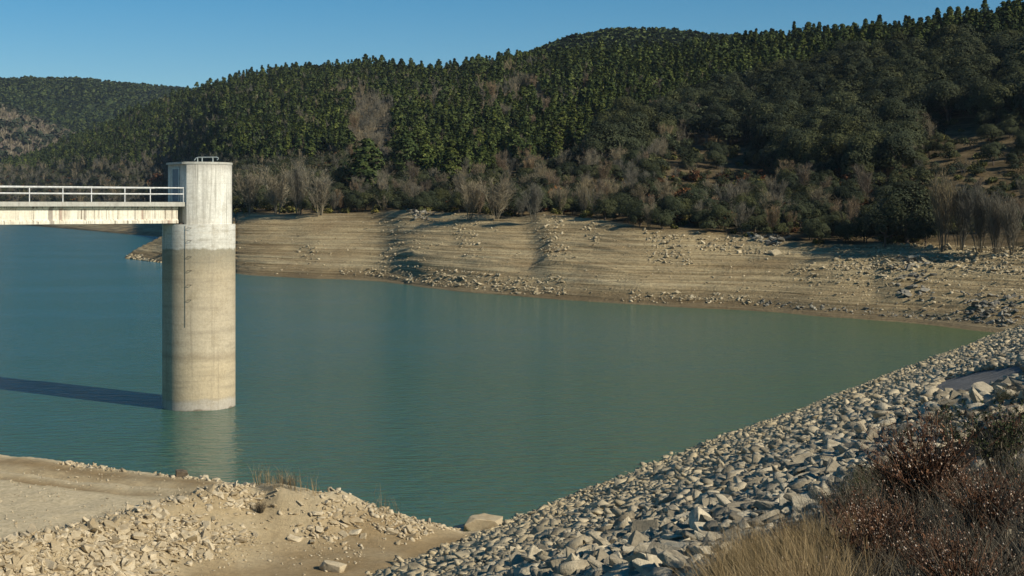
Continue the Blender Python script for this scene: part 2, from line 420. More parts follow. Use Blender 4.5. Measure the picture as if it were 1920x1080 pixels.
# far ridges
def ridge(name, pts, d, depth, mat, label, amp, ybase=420):
    px = np.arange(pts[0][0], pts[-1][0]+1, 6.0); top = herm(px, [p[0] for p in pts], [p[1] for p in pts])
    u = np.linspace(-1, 1, 41)
    PXg, U = np.meshgrid(px, u)
    Dg = d + U*depth
    zt = ZY(np.broadcast_to(top, PXg.shape), d); prof = np.cos(np.clip(U, -1, 1)*math.pi/2)**.8
    zb = -6.0
    x = X(PXg, d)
    Zg = zb + (zt-zb)*prof + prof*amp*(fbm(x/(depth*.30), Dg/(depth*.30), 21, 5)-.12) * (.25+.75*np.abs(U))
    Zg = Zg + fbm(x/9, Dg/9, 50)*amp*.05
    nr, nc = PXg.shape; i0 = (np.arange(nr-1)[:, None]*nc + np.arange(nc-1)[None, :]).ravel()
    m = mesh_np(name, np.stack([x, Dg, Zg], -1).reshape(-1, 3), np.stack([i0, i0+1, i0+nc+1, i0+nc], 1), [mat], smooth=True)
    tag(link(name, m), label, 'hill', kind='structure')
    return lambda p, u_: np.interp(p, px, np.arange(len(px))), (px, u, Zg, d, depth)
_, gA = ridge('mountain', [(-900, 225), (-500, 195), (-150, 180), (0, 172), (80, 166), (150, 162), (250, 170), (330, 178), (450, 196), (600, 215), (800, 260), (1100, 300)], 2500, 900, M['far_green'],
      'distant dark green mountain at the far left of the valley', 60)
_, gB = ridge('brown_hill', [(-900, 150), (-400, 165), (-120, 180), (0, 200), (60, 222), (125, 250), (200, 300), (260, 345), (330, 400)], 1750, 330, M['far_brown'],
      'brown leafless hill slope below the distant mountain at far left', 34)
_, gC = ridge('back_ridge', [(760, 196), (850, 162), (950, 136), (1055, 104), (1110, 92), (1160, 86), (1270, 88), (1300, 91), (1400, 94), (1500, 94), (1600, 78), (1750, 90), (1950, 110)], 1050, 260, M['far_green'],
      'blue green wooded ridge showing above the main hill', 18)

# lake bed and surroundings down to the horizon
bm = bmesh.new()
vs = [bm.verts.new(p) for p in ((-6000, -2500, -9), (6000, -2500, -9), (6000, 7000, -9), (-6000, 7000, -9))]; bm.faces.new(vs)
tag(bm_obj('ground', bm, M['bank']), 'ground sheet under the reservoir out to the horizon', 'ground', kind='structure')
m = bpy.data.objects['ground'].data

# ------------------------------------------------------------------ dam face frame
A0 = np.array([0., 55.7]); DL = np.array([.507, .862]); DN = np.array([.862, -.507]); SL = .365
def dam_xy(u, v):                     # u up the slope (horizontal), v along the dam from A0
    return A0[0]+DN[0]*u+DL[0]*v, A0[1]+DN[1]*u+DL[1]*v
def dam_uv(x, y): return (x-A0[0])*DN[0]+(y-A0[1])*DN[1], (x-A0[0])*DL[0]+(y-A0[1])*DL[1]
def dam_z(u, v):
    u = np.asarray(u, float); v = np.asarray(v, float)
    z = np.where(u < 28, u*SL, 28*SL + (u-28)*.05)
    z = np.where(u > 36, 28*SL+.4-(u-36)*.5, z)
    return z + fbm(u/5, v/5, 12)*.16*sstep(-2, 2, u) + fbm(u/1.3, v/1.3, 13)*.07
def dam_hit(px, py):
    """where a picture direction meets the dam slope (used to decide where plants grow on it)"""
    a = (px-960)/F; b = (py-HZ)/F
    k = (a*DN[0]+DN[1])*SL
    c = CZ - SL*(-A0[0]*DN[0]-A0[1]*DN[1])
    d = c/(b+k)
    return a*d, d

ASH = np.array([dam_hit(p, q) for p, q in ((1745, 742), (1765, 712), (1850, 694), (1925, 688), (1935, 700), (1880, 718), (1800, 736))])
ASHuv = np.array([dam_uv(*p) for p in ASH])
def in_poly(x, y, P):
    x = np.asarray(x, float); y = np.asarray(y, float); r = np.zeros(x.shape, bool)
    for i in range(len(P)):
        x1, y1 = P[i]; x2, y2 = P[i-1]
        c = ((y1 > y) != (y2 > y)) & (x < (x2-x1)*(y-y1)/(y2-y1+1e-12)+x1)
        r ^= c
    return r
uu = np.concatenate([np.arange(-10, 30, .35), np.arange(30, 70, 2.0)]); vv = np.arange(-95, 175, .5)
U2, V2 = np.meshgrid(uu, vv); xg, yg = dam_xy(U2, V2); zg = dam_z(U2, V2)
nr, nc = U2.shape; i0 = (np.arange(nr-1)[:, None]*nc + np.arange(nc-1)[None, :]).ravel()
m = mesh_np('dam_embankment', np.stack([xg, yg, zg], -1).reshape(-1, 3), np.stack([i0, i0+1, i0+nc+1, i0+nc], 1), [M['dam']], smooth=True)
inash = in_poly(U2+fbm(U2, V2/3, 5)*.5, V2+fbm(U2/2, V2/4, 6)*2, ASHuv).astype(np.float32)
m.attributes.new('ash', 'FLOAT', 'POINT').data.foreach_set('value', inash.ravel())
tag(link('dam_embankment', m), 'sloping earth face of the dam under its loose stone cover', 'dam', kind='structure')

# ------------------------------------------------------------------ spit of land at the lower left
EP = [-600, -300, 0, 60, 150, 250, 340, 450, 520, 600, 640, 690, 760, 850, 900, 960]
EY = [790, 822, 850, 857, 870, 882, 892, 907, 903, 921, 918, 942, 967, 992, 1004, 1020]
EZ = [2.2, 2.2, 1.85, 1.8, 1.7, 1.6, 1.55, 1.5, 2.0, 1.75, 1.75, 1.3, .8, .2, -.1, -.8]
def spit_edge(px):
    y = np.interp(px, EP, EY); z = np.interp(px, EP, EZ); return (CZ-z)*F/(y-HZ), z
def spit_z(x, y):
    px = PX(x, y); de, ze = spit_edge(px); s = de-y
    u, v = dam_uv(x, y)
    zi = 1.62 + np.clip((-8.5-u)*.012, 0, .5)
    zi = zi*(1-sstep(-8.4, -2.4, u)) + .22*sstep(-8.4, -2.4, u)
    zi = zi + .32*np.exp(-((u+7.8)/.9)**2)*sstep(0, 1, -v*.12)      # little rubble brow
    zi = zi - sstep(.6, 2.4, u)*1.6
    w = np.exp(-(np.clip(s, 0, None)/1.6)**2)
    z = np.where(s > 0, zi*(1-w)+np.maximum(ze, zi*.4)*w, ze+s*.75)
    rut = np.exp(-((s-2.9-np.sin(x*.2)*.2)/.35)**2)*.13 + np.exp(-((s-4.6-np.sin(x*.2)*.2)/.4)**2)*.10
    z = z - rut*sstep(-9, -11, u)
    z = z + fbm(x/2.5, y/2.5, 41)*.12 + fbm(x/.6, y/.6, 42)*.045
    return z
gx = np.arange(-46, 4, .16); gy = np.arange(24, 72, .16)
GX, GY = np.meshgrid(gx, gy); GZ = spit_z(GX, GY)
u, v = dam_uv(GX, GY); s = spit_edge(PX(GX, GY))[0]-GY
brown = (np.exp(-((s-1.6)/.9)**2)*sstep(-8.5, -10, u) + np.exp(-((s-4.7)/.45)**2)*.8*sstep(-9, -11, u)
         + sstep(-4.6, -2.8, u)*.9 + np.exp(-(((u+7.0)/1.3)**2+((v+2.5)/1.6)**2))*1.0)
pale = sstep(-7.8, -10, u)*sstep(4.9, 5.8, s) + .8*np.exp(-((s-.2)/.35)**2) + np.exp(-((s-3.6)/.4)**2)*.7*sstep(-9, -11, u)
nr, nc = GX.shape; i0 = (np.arange(nr-1)[:, None]*nc + np.arange(nc-1)[None, :]).ravel()
m = mesh_np('shore_spit', np.stack([GX, GY, GZ], -1).reshape(-1, 3), np.stack([i0, i0+1, i0+nc+1, i0+nc], 1), [M['spit']], smooth=True)
m.attributes.new('brown', 'FLOAT', 'POINT').data.foreach_set('value', np.clip(brown, 0, 1).astype(np.float32).ravel())
m.attributes.new('pale', 'FLOAT', 'POINT').data.foreach_set('value', np.clip(pale, 0, 1).astype(np.float32).ravel())
tag(link('shore_spit', m), 'pale earth spit with a wheel track between the water and the dam', 'shore', kind='structure')

# ------------------------------------------------------------------ water
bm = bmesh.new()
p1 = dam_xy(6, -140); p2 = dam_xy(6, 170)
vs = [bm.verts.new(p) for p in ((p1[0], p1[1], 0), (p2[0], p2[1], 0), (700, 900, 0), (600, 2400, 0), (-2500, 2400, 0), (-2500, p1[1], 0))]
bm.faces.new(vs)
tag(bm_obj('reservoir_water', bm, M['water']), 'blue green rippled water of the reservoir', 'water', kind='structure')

# ------------------------------------------------------------------ tower
TX, TY = -19.75, 87.5
BD = np.array([-.80, -.60, 0]); BP = np.array([.60, -.80, 0]); UPV = np.array([0, 0, 1.0])   # bridge direction, side facing the dam
tower = link('intake_tower', None, loc=(TX, TY, 0)); tower.empty_display_size = 1
tag(tower, 'round stained concrete intake tower standing in the water', 'tower')
def prism(bm, pts, z0, z1, chamfer=0):
    lo = [bm.verts.new((x, y, z0)) for x, y in pts]; hi = [bm.verts.new((x, y, z1)) for x, y in pts]
    n = len(pts)
    for i in range(n): bm.faces.new((lo[i], lo[(i+1) % n], hi[(i+1) % n], hi[i]))
    bm.faces.new(lo[::-1]); bm.faces.new(hi)
    if chamfer:
        es = [e for e in bm.edges if all(v in hi for v in e.verts)]
        bmesh.ops.bevel(bm, geom=es, offset=chamfer, segments=2, affect='EDGES')
def circ(r, n=96): return [(r*math.cos(2*math.pi*i/n), r*math.sin(2*math.pi*i/n)) for i in range(n)]
def cutcirc(r, c, n=120):
    """circle cut by the flat face that looks along the bridge, c = distance of the face from the axis"""
    a0 = math.atan2(BD[1], BD[0]); h = math.acos(c/r); out = []
    for i in range(n+1):
        a = a0+h+(2*math.pi-2*h)*i/n; out.append((r*math.cos(a), r*math.sin(a)))
    return out
bm = bmesh.new(); prism(bm, circ(2.255), -4, 11.49, .03); bm_obj('shaft', bm, M['shaft'], tower)
CUT = 1.46
bm = bmesh.new(); prism(bm, cutcirc(2.04, CUT), 11.494, 15.22); bm_obj('head_chamber', bm, M['head'], tower)
bm = bmesh.new(); prism(bm, cutcirc(2.075, CUT+.22), 15.224, 15.36, .02); bm_obj('roof_slab', bm, M['slab'], tower)
dc = BD*(CUT+.03)
bm = bmesh.new(); box(bm, dc+UPV*13.92+BP*(-.1), BD, BP, UPV, .03, .46, 1.0); door = bm_obj('door', bm, M['door'], tower)
bm = bmesh.new()
for sy in (-.50, .50): box(bm, dc+UPV*13.94+BP*(sy-.1), BD, BP, UPV, .045, .04, 1.04)
box(bm, dc+UPV*14.99+BP*(-.1), BD, BP, UPV, .045, .46, .04); bm_obj('door_frame', bm, M['steel'], door)
bm = bmesh.new(); tube(bm, [dc+UPV*13.9+BP*.24+BD*.04, dc+UPV*13.9+BP*.24+BD*.10, dc+UPV*13.9+BP*.10+BD*.10], .014, 6); bm_obj('handle', bm, M['steel'], door)
# gauge pipe and step irons on the water side
va = math.atan2(-TY, -TX)
def onshaft(off, r): a = va-off; return np.array([r*math.cos(a), r*math.sin(a), 0])
g = onshaft(math.asin(.345), 2.30)
bm = bmesh.new(); tube(bm, [g+UPV*z for z in (5.2, 7, 9, 11.46)], .013, 8); bm_obj('gauge_pipe', bm, M['gauge'], tower)
for y in (427, 451, 481, 507, 534, 562):
    z = float(ZY(y, 85.3)); a = onshaft(math.asin(.29), 2.25); b = onshaft(math.asin(.20), 2.25); e = onshaft(math.asin(.245), 1)
    bm = bmesh.new(); tube(bm, [a+UPV*z, a+e*.14+UPV*z, b+e*.14+UPV*z, b+UPV*z], .015, 6); bm_obj('step_iron', bm, M['dark_steel'], tower)
# low pipe guard on the roof
gd = np.array([.93, -.2, 0]); gd /= np.linalg.norm(gd); g0 = np.array([.15, -1.05, 0]); 
def gp(s, z): return g0+gd*s+UPV*(15.36+z)
guard = link('roof_guard', None, tower)
bm = bmesh.new(); tube(bm, [gp(-.22, .12), gp(-.10, .26), gp(.05, .30), gp(.6, .30), gp(1.25, .30), gp(1.38, .26), gp(1.40, .22), gp(1.30, .12)], .035, 8); bm_obj('top_bar', bm, M['steel'], guard)
for s_ in (.0, .30, 1.02):
    bm = bmesh.new(); tube(bm, [gp(s_, -.01), gp(s_, .29)], .032, 8); bm_obj('post', bm, M['steel'], guard)

# ------------------------------------------------------------------ footbridge
bs = np.array([TX, TY, 0]) + BD*(CUT+.02)
bridge = link('footbridge', None, loc=tuple(bs)); tag(bridge, 'concrete footbridge with white pipe railings leading to the tower', 'footbridge')
LB, HW = 34.0, 1.28
def bpnt(s, w, z): return BD*s+BP*w+UPV*z
bm = bmesh.new(); box(bm, bpnt(LB/2, 0, 12.735), BD, BP, UPV, LB/2, HW, .135); bm_obj('deck_slab', bm, M['slab'], bridge)
for w in (.82, -.82):
    bm = bmesh.new()
    L0 = .34
    def sec(s): return [bm.verts.new(bpnt(s, w+a, z)) for a, z in ((-.22, 11.56), (.22, 11.56), (.22, 11.72), (.10, 11.84), (.10, 12.40), (.20, 12.50), (.20, 12.597), (-.20, 12.597), (-.20, 12.50), (-.10, 12.40), (-.10, 11.84), (-.22, 11.72))]
    a, b = sec(L0), sec(LB)
    for i in range(12): bm.faces.new((a[i], a[(i+1) % 12], b[(i+1) % 12], b[i]))
    bm.faces.new(a[::-1]); bm.faces.new(b); bm_obj('girder', bm, M['beam'], bridge)
for w in (.82, -.82):
    bm = bmesh.new(); box(bm, bpnt(.14, w, 11.53), BD, BP, UPV, .13, .25, .035); bm_obj('bearing_seat', bm, M['dark_steel'], bridge)
bm = bmesh.new(); box(bm, bpnt(26, 0, 4.5), BD, BP, UPV, .5, 1.0, 7.03); bm_obj('pier', bm, M['head'], bridge)
for w, off in ((1.16, 0.0), (-1.16, 1.2)):
    r = link('railing', None, bridge)
    for nm, zz, rr in (('top_rail', 13.74, .042), ('mid_rail', 13.36, .036)):
        bm = bmesh.new(); tube(bm, [bpnt(.05, w, zz), bpnt(LB*.33, w, zz), bpnt(LB*.66, w, zz), bpnt(LB, w, zz)], rr, 8); bm_obj(nm, bm, M['rail'], r)
    k = 0
    while .06+off+k*3.75 < LB:
        s_ = .06+off+k*3.75; k += 1
        bm = bmesh.new(); tube(bm, [bpnt(s_, w, 12.86), bpnt(s_, w, 13.72)], .032, 8); bm_obj('post', bm, M['rail'], r)

# ------------------------------------------------------------------ rocks
def hull(n, dims, seed):
    """angular quarry block: a skewed box with corners broken off"""
    q = np.random.default_rng(seed); bm = bmesh.new(); P = []
    for sx in (-1, 1):
        for sy in (-1, 1):
            for sz in (-1, 1):
                c = np.array([sx, sy, sz], float)*q.uniform(.55, 1.1, 3)
                if q.random() < .6:
                    for ax in range(3):
                        e = c.copy(); e[ax] *= q.uniform(.0, .65); P.append(e)
                else: P.append(c)
    P = np.array(P); P[:, 0] += P[:, 1]*q.normal(0, .18)+P[:, 2]*q.normal(0, .15); P[:, 2] += P[:, 0]*q.normal(0, .22)
    for p in P*np.array(dims)*.5: bm.verts.new(p)
    bmesh.ops.convex_hull(bm, input=bm.verts[:])
    for vv_ in [v for v in bm.verts if not v.link_faces]: bm.verts.remove(vv_)
    return bm
def rough_rock(bm, seed):
    bmesh.ops.dissolve_limit(bm, angle_limit=rad(9), verts=bm.verts[:], edges=bm.edges[:])
    bmesh.ops.bevel(bm, geom=bm.edges[:], offset=.012, segments=1, affect='EDGES')
    bmesh.ops.triangulate(bm, faces=bm.faces[:])
    bmesh.ops.subdivide_edges(bm, edges=[e for e in bm.edges if e.calc_length() > .2], cuts=2, use_grid_fill=True)
    bm.normal_update()
    for v in bm.verts:
        c = np.array(v.co); k = float(fbm(np.array([c[0]*3.1+seed]), np.array([c[1]*3.1+c[2]*4.7]), seed)[0])
        v.co += v.normal*k*.035
def bm_arr(bm):
    bmesh.ops.triangulate(bm, faces=bm.faces[:]); bm.verts.index_update()
    V = np.array([v.co[:] for v in bm.verts]); Fc = np.array([[v.index for v in f.verts] for f in bm.faces]); bm.free(); return V, Fc
DIMS = [(1, .8, .28), (1, .62, .32), (1, .85, .20), (1, .5, .28), (1, .7, .36), (1, .66, .46), (1, .42, .2), (1, .8, .26)]
ROCKLO = [bm_arr(hull(10+i % 4, DIMS[i % 8], 100+i)) for i in range(16)]
def rock_meshes(pref, mat, n=10, s0=0):
    out = []
    for i in range(n):
        bm = hull(12+i % 4, DIMS[i % 8], 300+s0+i); rough_rock(bm, i+s0)
        m = bpy.data.meshes.new(pref); bm.to_mesh(m); bm.free(); m.materials.append(mat); out.append(m)
    return out
def eul(rx, ry, rz):
    cx, sx, cy, sy, cz, sz = np.cos(rx), np.sin(rx), np.cos(ry), np.sin(ry), np.cos(rz), np.sin(rz)
    M_ = np.empty((len(rx), 3, 3))
    M_[:, 0] = np.stack([cz*cy, cz*sy*sx-sz*cx, cz*sy*cx+sz*sx], 1)
    M_[:, 1] = np.stack([sz*cy, sz*sy*sx+cz*cx, sz*sy*cx-cz*sx], 1)
    M_[:, 2] = np.stack([-sy, cy*sx, cy*cx], 1)
    return M_
def merge(protos, pick, loc, rot, scale):
    """copies of small prototype shapes gathered into one big array"""
    Vs, Fs, off = [], [], 0; merge.tone = []
    Rm = eul(*rot.T); scale = scale if scale.ndim == 2 else np.repeat(scale[:, None], 3, 1)
    for k, (pv, pf) in enumerate(protos):
        ix = np.where(pick == k)[0]
        if not len(ix): continue
        v = pv[None]*scale[ix][:, None, :]
        v = np.einsum('nij,nkj->nki', Rm[ix], v) + loc[ix][:, None, :]
        merge.tone.append(np.repeat(R_.uniform(0, .999, len(ix)), len(pv)))
        f = pf[None] + (off+np.arange(len(ix))*len(pv))[:, None, None]
        Vs.append(v.reshape(-1, 3)); Fs.append(f.reshape(-1, pf.shape[1])); off += len(ix)*len(pv)
    return np.concatenate(Vs), np.concatenate(Fs)

ORD = ['first', 'second', 'third', 'fourth', 'fifth', 'sixth', 'seventh', 'eighth', 'ninth', 'tenth', 'eleventh', 'twelfth', 'thirteenth', 'fourteenth', 'fifteenth']
LAB = {}
def later(zone, o, px): LAB.setdefault(zone, []).append((px, o))       # labels are given once every member of a zone is known

def rocks(name, cat, group, mat, meshes, px, loc, size, rot, zone_of, nind, stuff_name, stuff_label, screen):
    """the largest in the picture stand as single stones, the rest as one mass"""
    order = np.argsort(-screen); ind = order[:nind]; rest = order[nind:]
    for j, i in enumerate(ind):
        o = link(name, meshes[j % len(meshes)], None, tuple(loc[i])); o.rotation_euler = tuple(rot[i]); o.scale = (size[i],)*3
        tag(o, None, cat, group); later(zone_of(i), o, px[i])
    if len(rest):
        V, Fc = merge(ROCKLO, R_.integers(0, len(ROCKLO), len(rest)), loc[rest], rot[rest], size[rest])
        tag(link(stuff_name, mesh_np(stuff_name, V, Fc, [mat])), stuff_label, 'stones', kind='stuff')

def thin(x, y, r):
    """drop points closer than r to an earlier one (grid hash)"""
    keep = np.zeros(len(x), bool); cell = {}
    for i in range(len(x)):
        c = r[i]; key = (int(x[i]//c), int(y[i]//c), round(math.log(c)*4)); ok = True
        for a in (-1, 0, 1):
            for b in (-1, 0, 1):
                for j in cell.get((key[0]+a, key[1]+b, key[2]), ()):
                    if (x[j]-x[i])**2+(y[j]-y[i])**2 < c*c: ok = False; break
                if not ok: break
            if not ok: break
        if ok: keep[i] = True; cell.setdefault(key, []).append(i)
    return keep

# --- riprap on the dam
BR = [(1250, 1100), (1300, 1075), (1450, 985), (1560, 950), (1650, 880), (1720, 800), (1790, 770), (1960, 770)]     # lower edge of the stones, where the brush begins
def pyr0(u, v): return PY(dam_z(u, v), np.maximum(dam_xy(u, v)[1], .5))
n = 330000
u = R_.uniform(-1.2, 28, n); v = R_.uniform(-45, 95, n)
x, y = dam_xy(u, v); pxr = PX(x, y)
sz = np.clip(R_.lognormal(-1.62, .48, n), .09, .7)
sz = np.where(u < 3.5, sz*.66, sz)*np.where(v > 30, .85, 1)
big = fbm(u/4, v/4, 91); sz = np.minimum(sz*(1+.55*big), R_.uniform(.5, .72, n)); sz = np.where(pyr0(u, v) > np.interp(PX(*dam_xy(u, v)), [b[0] for b in BR], [b[1] for b in BR]), np.minimum(sz, .26), sz)
zz = dam_z(u, v); pyr = PY(zz, y)
ok = (y > 5) & (pxr > 380) & (pxr < 2150) & (pyr < 1250) & ~in_poly(u, v, ASHuv)
ok &= ~((u < .2) & (v < -16)) & ~((fbm(u/1.6, v/3.5, 93, 3) > .30) & (u > 3.5) & (R_.uniform(0, 1, n) < .8))
dk = in_poly(pxr, pyr, [(1700, 800), (1770, 750), (1850, 722), (1960, 705), (1990, 880), (1800, 900), (1690, 860)])   # broken, half bare ground; its dark soil stands in for dark rock and shadow
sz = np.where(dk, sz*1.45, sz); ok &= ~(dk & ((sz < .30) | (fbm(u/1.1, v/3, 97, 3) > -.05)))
x, y, zz, sz, pxr, pyr, u, v = (a[ok] for a in (x, y, zz, sz, pxr, pyr, u, v))
k = np.argsort(-sz); x, y, zz, sz, pxr, pyr, u, v = (a[k] for a in (x, y, zz, sz, pxr, pyr, u, v))
keep = thin(x, y, sz*.62+0.015)
x, y, zz, sz, pxr, pyr, u, v = (a[keep] for a in (x, y, zz, sz, pxr, pyr, u, v))
nR = len(x)
rot = np.stack([R_.normal(0, .30, nR)-.17, R_.normal(0, .30, nR)+.1, R_.uniform(0, 6.28, nR)], 1)
loc = np.stack([x, y, zz+sz*R_.uniform(-.08, .18, nR)], 1)
scr = sz*F/y*np.where((pyr < 1085) & (pxr < 1930), 1, .01)
brush = pyr > np.interp(pxr, [b[0] for b in BR], [b[1] for b in BR])
scr = np.where(brush, scr*.2, scr)
def zone_r(i):
    if brush[i]: return ('r', 'grey riprap stone half hidden by dry brush on the dam face', 'riprap_stone')
    if u[i] < 2.2: return ('r', 'pale riprap stone in the lowest band of the dam face beside the water', 'riprap_stone')
    if pxr[i] < 900: return ('r', 'riprap stone at the dam toe beside the brown earth gully', 'riprap_stone')
    if pxr[i] < 1100: return ('r', 'riprap stone on the dam face between the gully and the bottom edge', 'riprap_stone')
    if pxr[i] < 1350: return ('r', 'large tan riprap stone on the dam face near the straw grass', 'riprap_stone')
    if pxr[i] < 1600: return ('r', 'tan riprap stone midway up the dam face above the straw grass', 'riprap_stone')
    return ('r', 'grey riprap stone on the upper dam face around the ash grey gravel patch', 'riprap_stone')
rocks('riprap_stone', 'stone', 'riprap stones on the dam face', M['riprap'], rock_meshes('riprap_stone', M['riprap'], 12), pxr, loc, sz, rot, zone_r, 300,
      'riprap_stones', 'mass of smaller tan and grey riprap stones covering the dam face', scr)

# --- limestone rubble on the spit
n = 120000
u = R_.uniform(-18, -.6, n); v = R_.uniform(-32, 6, n); x, y = dam_xy(u, v); pxr = PX(x, y); de, ze = spit_edge(pxr); s = de-y
heap = np.exp(-((u+6.6+np.sin(v*.5)*.5)/1.9)**2)*sstep(1.5, -1.5, v+ (u+7)*0) * .9
brow = np.exp(-((s-.25)/.45)**2)*.55*sstep(-.15, .1, fbm(x/1.5, y/1.5, 30)+.15)
mound = np.exp(-((s-1.5)/1.5)**2)*sstep(480, 560, pxr)*sstep(840, 760, pxr)*.8
pr = np.clip(np.maximum(np.maximum(heap, brow), mound)+.05, 0, 1)*np.clip(.55+fbm(x/2.2, y/2.2, 33)*1.4, .06, 1)
pr = np.where((s < -.35) | (u > -.6), 0, pr)
pr = np.where(np.exp(-(((u+7.0)/1.3)**2+((v+2.5)/1.6)**2)) > .4, pr*.08, pr)
ok = (R_.uniform(0, 1, n) < pr) & (pxr > -120) & (pxr < 960)
x, y, u, v, pxr, s, heap, mound = (a[ok] for a in (x, y, u, v, pxr, s, heap, mound)); nB = len(x)
sz = np.clip(R_.lognormal(-1.9, .6, nB), .05, .7)
sz = np.where(s < .8, np.minimum(sz, .38), sz)*.8; sz = np.where((heap < .25) & (mound < .2) & (s > .8), np.minimum(sz, R_.uniform(.04, .13, nB)), sz)
k = np.argsort(-sz); x, y, u, v, pxr, s, sz = (a[k] for a in (x, y, u, v, pxr, s, sz))
keep = thin(x, y, sz*.55+.02); x, y, u, v, pxr, s, sz = (a[keep] for a in (x, y, u, v, pxr, s, sz)); nB = len(x)
zz = spit_z(x, y); rot = np.stack([R_.normal(0, .4, nB), R_.normal(.15, .4, nB), rad(-38)+R_.normal(0, .6, nB)], 1)
loc = np.stack([x, y, zz+sz*R_.uniform(0, .16, nB)], 1); pyr = PY(zz, y)
scr = sz*F/y*np.where((pyr < 1085) & (pxr > -5), 1, .01)
def zone_b(i):
    if s[i] < .9 and pxr[i] < 500: return ('b', 'pale limestone lump along the spit edge with water behind it', 'rubble_stone')
    if s[i] < 3 and pxr[i] >= 480 and u[i] > -99 and pxr[i] > 500 and s[i] < 3: return ('b', 'limestone lump on the rough mound where dry weeds meet the water', 'rubble_stone')
    if pxr[i] < 170: return ('b', 'limestone lump in the rubble slope below the pale track', 'rubble_stone')
    if pxr[i] < 340: return ('b', 'tilted limestone slab midway along the rubble slope of the spit', 'rubble_stone')
    return ('b', 'limestone lump on the rubble slope beside the brown earth gully', 'rubble_stone')
rocks('rubble_stone', 'stone', 'limestone rubble on the spit', M['rubble'], rock_meshes('rubble_stone', M['rubble'], 10, 40), pxr, loc, sz, rot, zone_b, 280,
      'limestone_rubble', 'mass of small pale limestone rubble lying on the spit', scr)

def single_rock(px, py, w, dims, mat, rz, label, seed, zf, sink=.15, name='boulder'):
    d = 55.0
    for _ in range(30): d = (CZ-float(zf(X(px, d), d)))*F/(py-HZ)
    bm = hull(16, dims, seed); rough_rock(bm, seed)
    o = bm_obj(name, bm, mat, None, (float(X(px, d)), d, float(zf(X(px, d), d))+w*dims[2]*(.5-sink)))
    o.scale = (w,)*3; o.rotation_euler = (.05, .1, rz); tag(o, label, 'boulder'); return o
single_rock(905, 994, 1.75, (1, .6, .42), M['rubble'], .1, 'long pale boulder alone at the water where spit meets dam', 11, lambda x, y: np.maximum(spit_z(x, y), -.05))
single_rock(342, 893, .60, (1, .8, .5), M['browngrey'], .5, 'small dark brown boulder on the edge of the spit by the water', 14, spit_z)
single_rock(645, 925, .60, (.6, .6, 1), M['rubble'], .9, 'upright pale block on the crest of the rough mound', 18, spit_z)
single_rock(625, 1003, .95, (1, .5, .4), M['rubble'], -.5, 'long pale slab lying on the mound side above the brown gully', 21, spit_z)

# --- stones on the far bank
zonesB = [  # px range, t range, count, size, spread
    (785, 815, 1.80, 2.05, 90, .95, 'g'), (720, 800, 1.35, 1.85, 110, .5, 'p'), (700, 790, 1.02, 1.35, 130, .5, 'p'), (860, 905, 1.3, 1.95, 120, .55, 'p'), (1020, 1060, 1.3, 1.95, 150, .6, 'p'), (1110, 1130, 1.6, 1.9, 45, .5, 'p'),
    (1220, 1300, 1.5, 1.95, 200, .6, 'p'), (795, 1060, 1.0, 1.17, 420, .6, 'p'), (640, 800, 1.02, 1.12, 90, .5, 'p'), (560, 615, 1.1, 1.5, 60, .5, 'p'), (1300, 1460, 1.72, 2.0, 180, .6, 'p'),
    (1420, 1485, 1.9, 2.08, 70, 1.2, 'g'), (1560, 1960, 1.62, 2.0, 800, .55, 'p'), (1480, 1700, 1.4, 1.72, 300, .45, 'p'), (1675, 1745, 1.15, 1.75, 110, .8, 'g'), (1800, 1905, 1.0, 1.35, 170, .7, 'g'), (1180, 1420, 1.0, 1.12, 180, .5, 'p'),
    (1420, 1900, 1.0, 1.08, 200, .5, 'g'), (445, 1900, 1.0, 2.0, 900, .38, 'p'), (1560, 1960, 1.2, 2.0, 800, .4, 'p'), (448, 500, 2.05, 2.3, 40, 1.0, 'g')]
px_l, t_l, s_l, k_l = [], [], [], []
for a, b, t0, t1, c, sz_, kk in zonesB:
    w = R_.uniform(0, 1, c); p = a+(b-a)*w
    tt = R_.uniform(t0, t1, c)
    if b-a < 120: p = p - (tt-1.5)*26 + R_.normal(0, 5, c)
    px_l.append(p); t_l.append(tt); s_l.append(np.clip(.66*sz_*R_.lognormal(-.1, .4, c), .2, 2)); k_l += [kk]*c
pxr = np.concatenate(px_l); tt = np.concatenate(t_l); sz = np.concatenate(s_l); kk = np.array(k_l)
def d_of_t(px, t):
    d = np.zeros(px.shape)
    for k in range(6):
        a, b = herm(px, CP, Dk[k]), herm(px, CP, Dk[k+1]); d = np.where((t >= k) & (t <= k+1), a+(b-a)*(t-k), d)
    return d
y = d_of_t(pxr, tt); x = X(pxr, y); zz = hill(pxr, y)
nS = len(x); rot = np.stack([R_.normal(0, .4, nS), R_.normal(0, .4, nS), R_.uniform(0, 6.28, nS)], 1)
loc = np.stack([x, y, zz+sz*.12], 1)
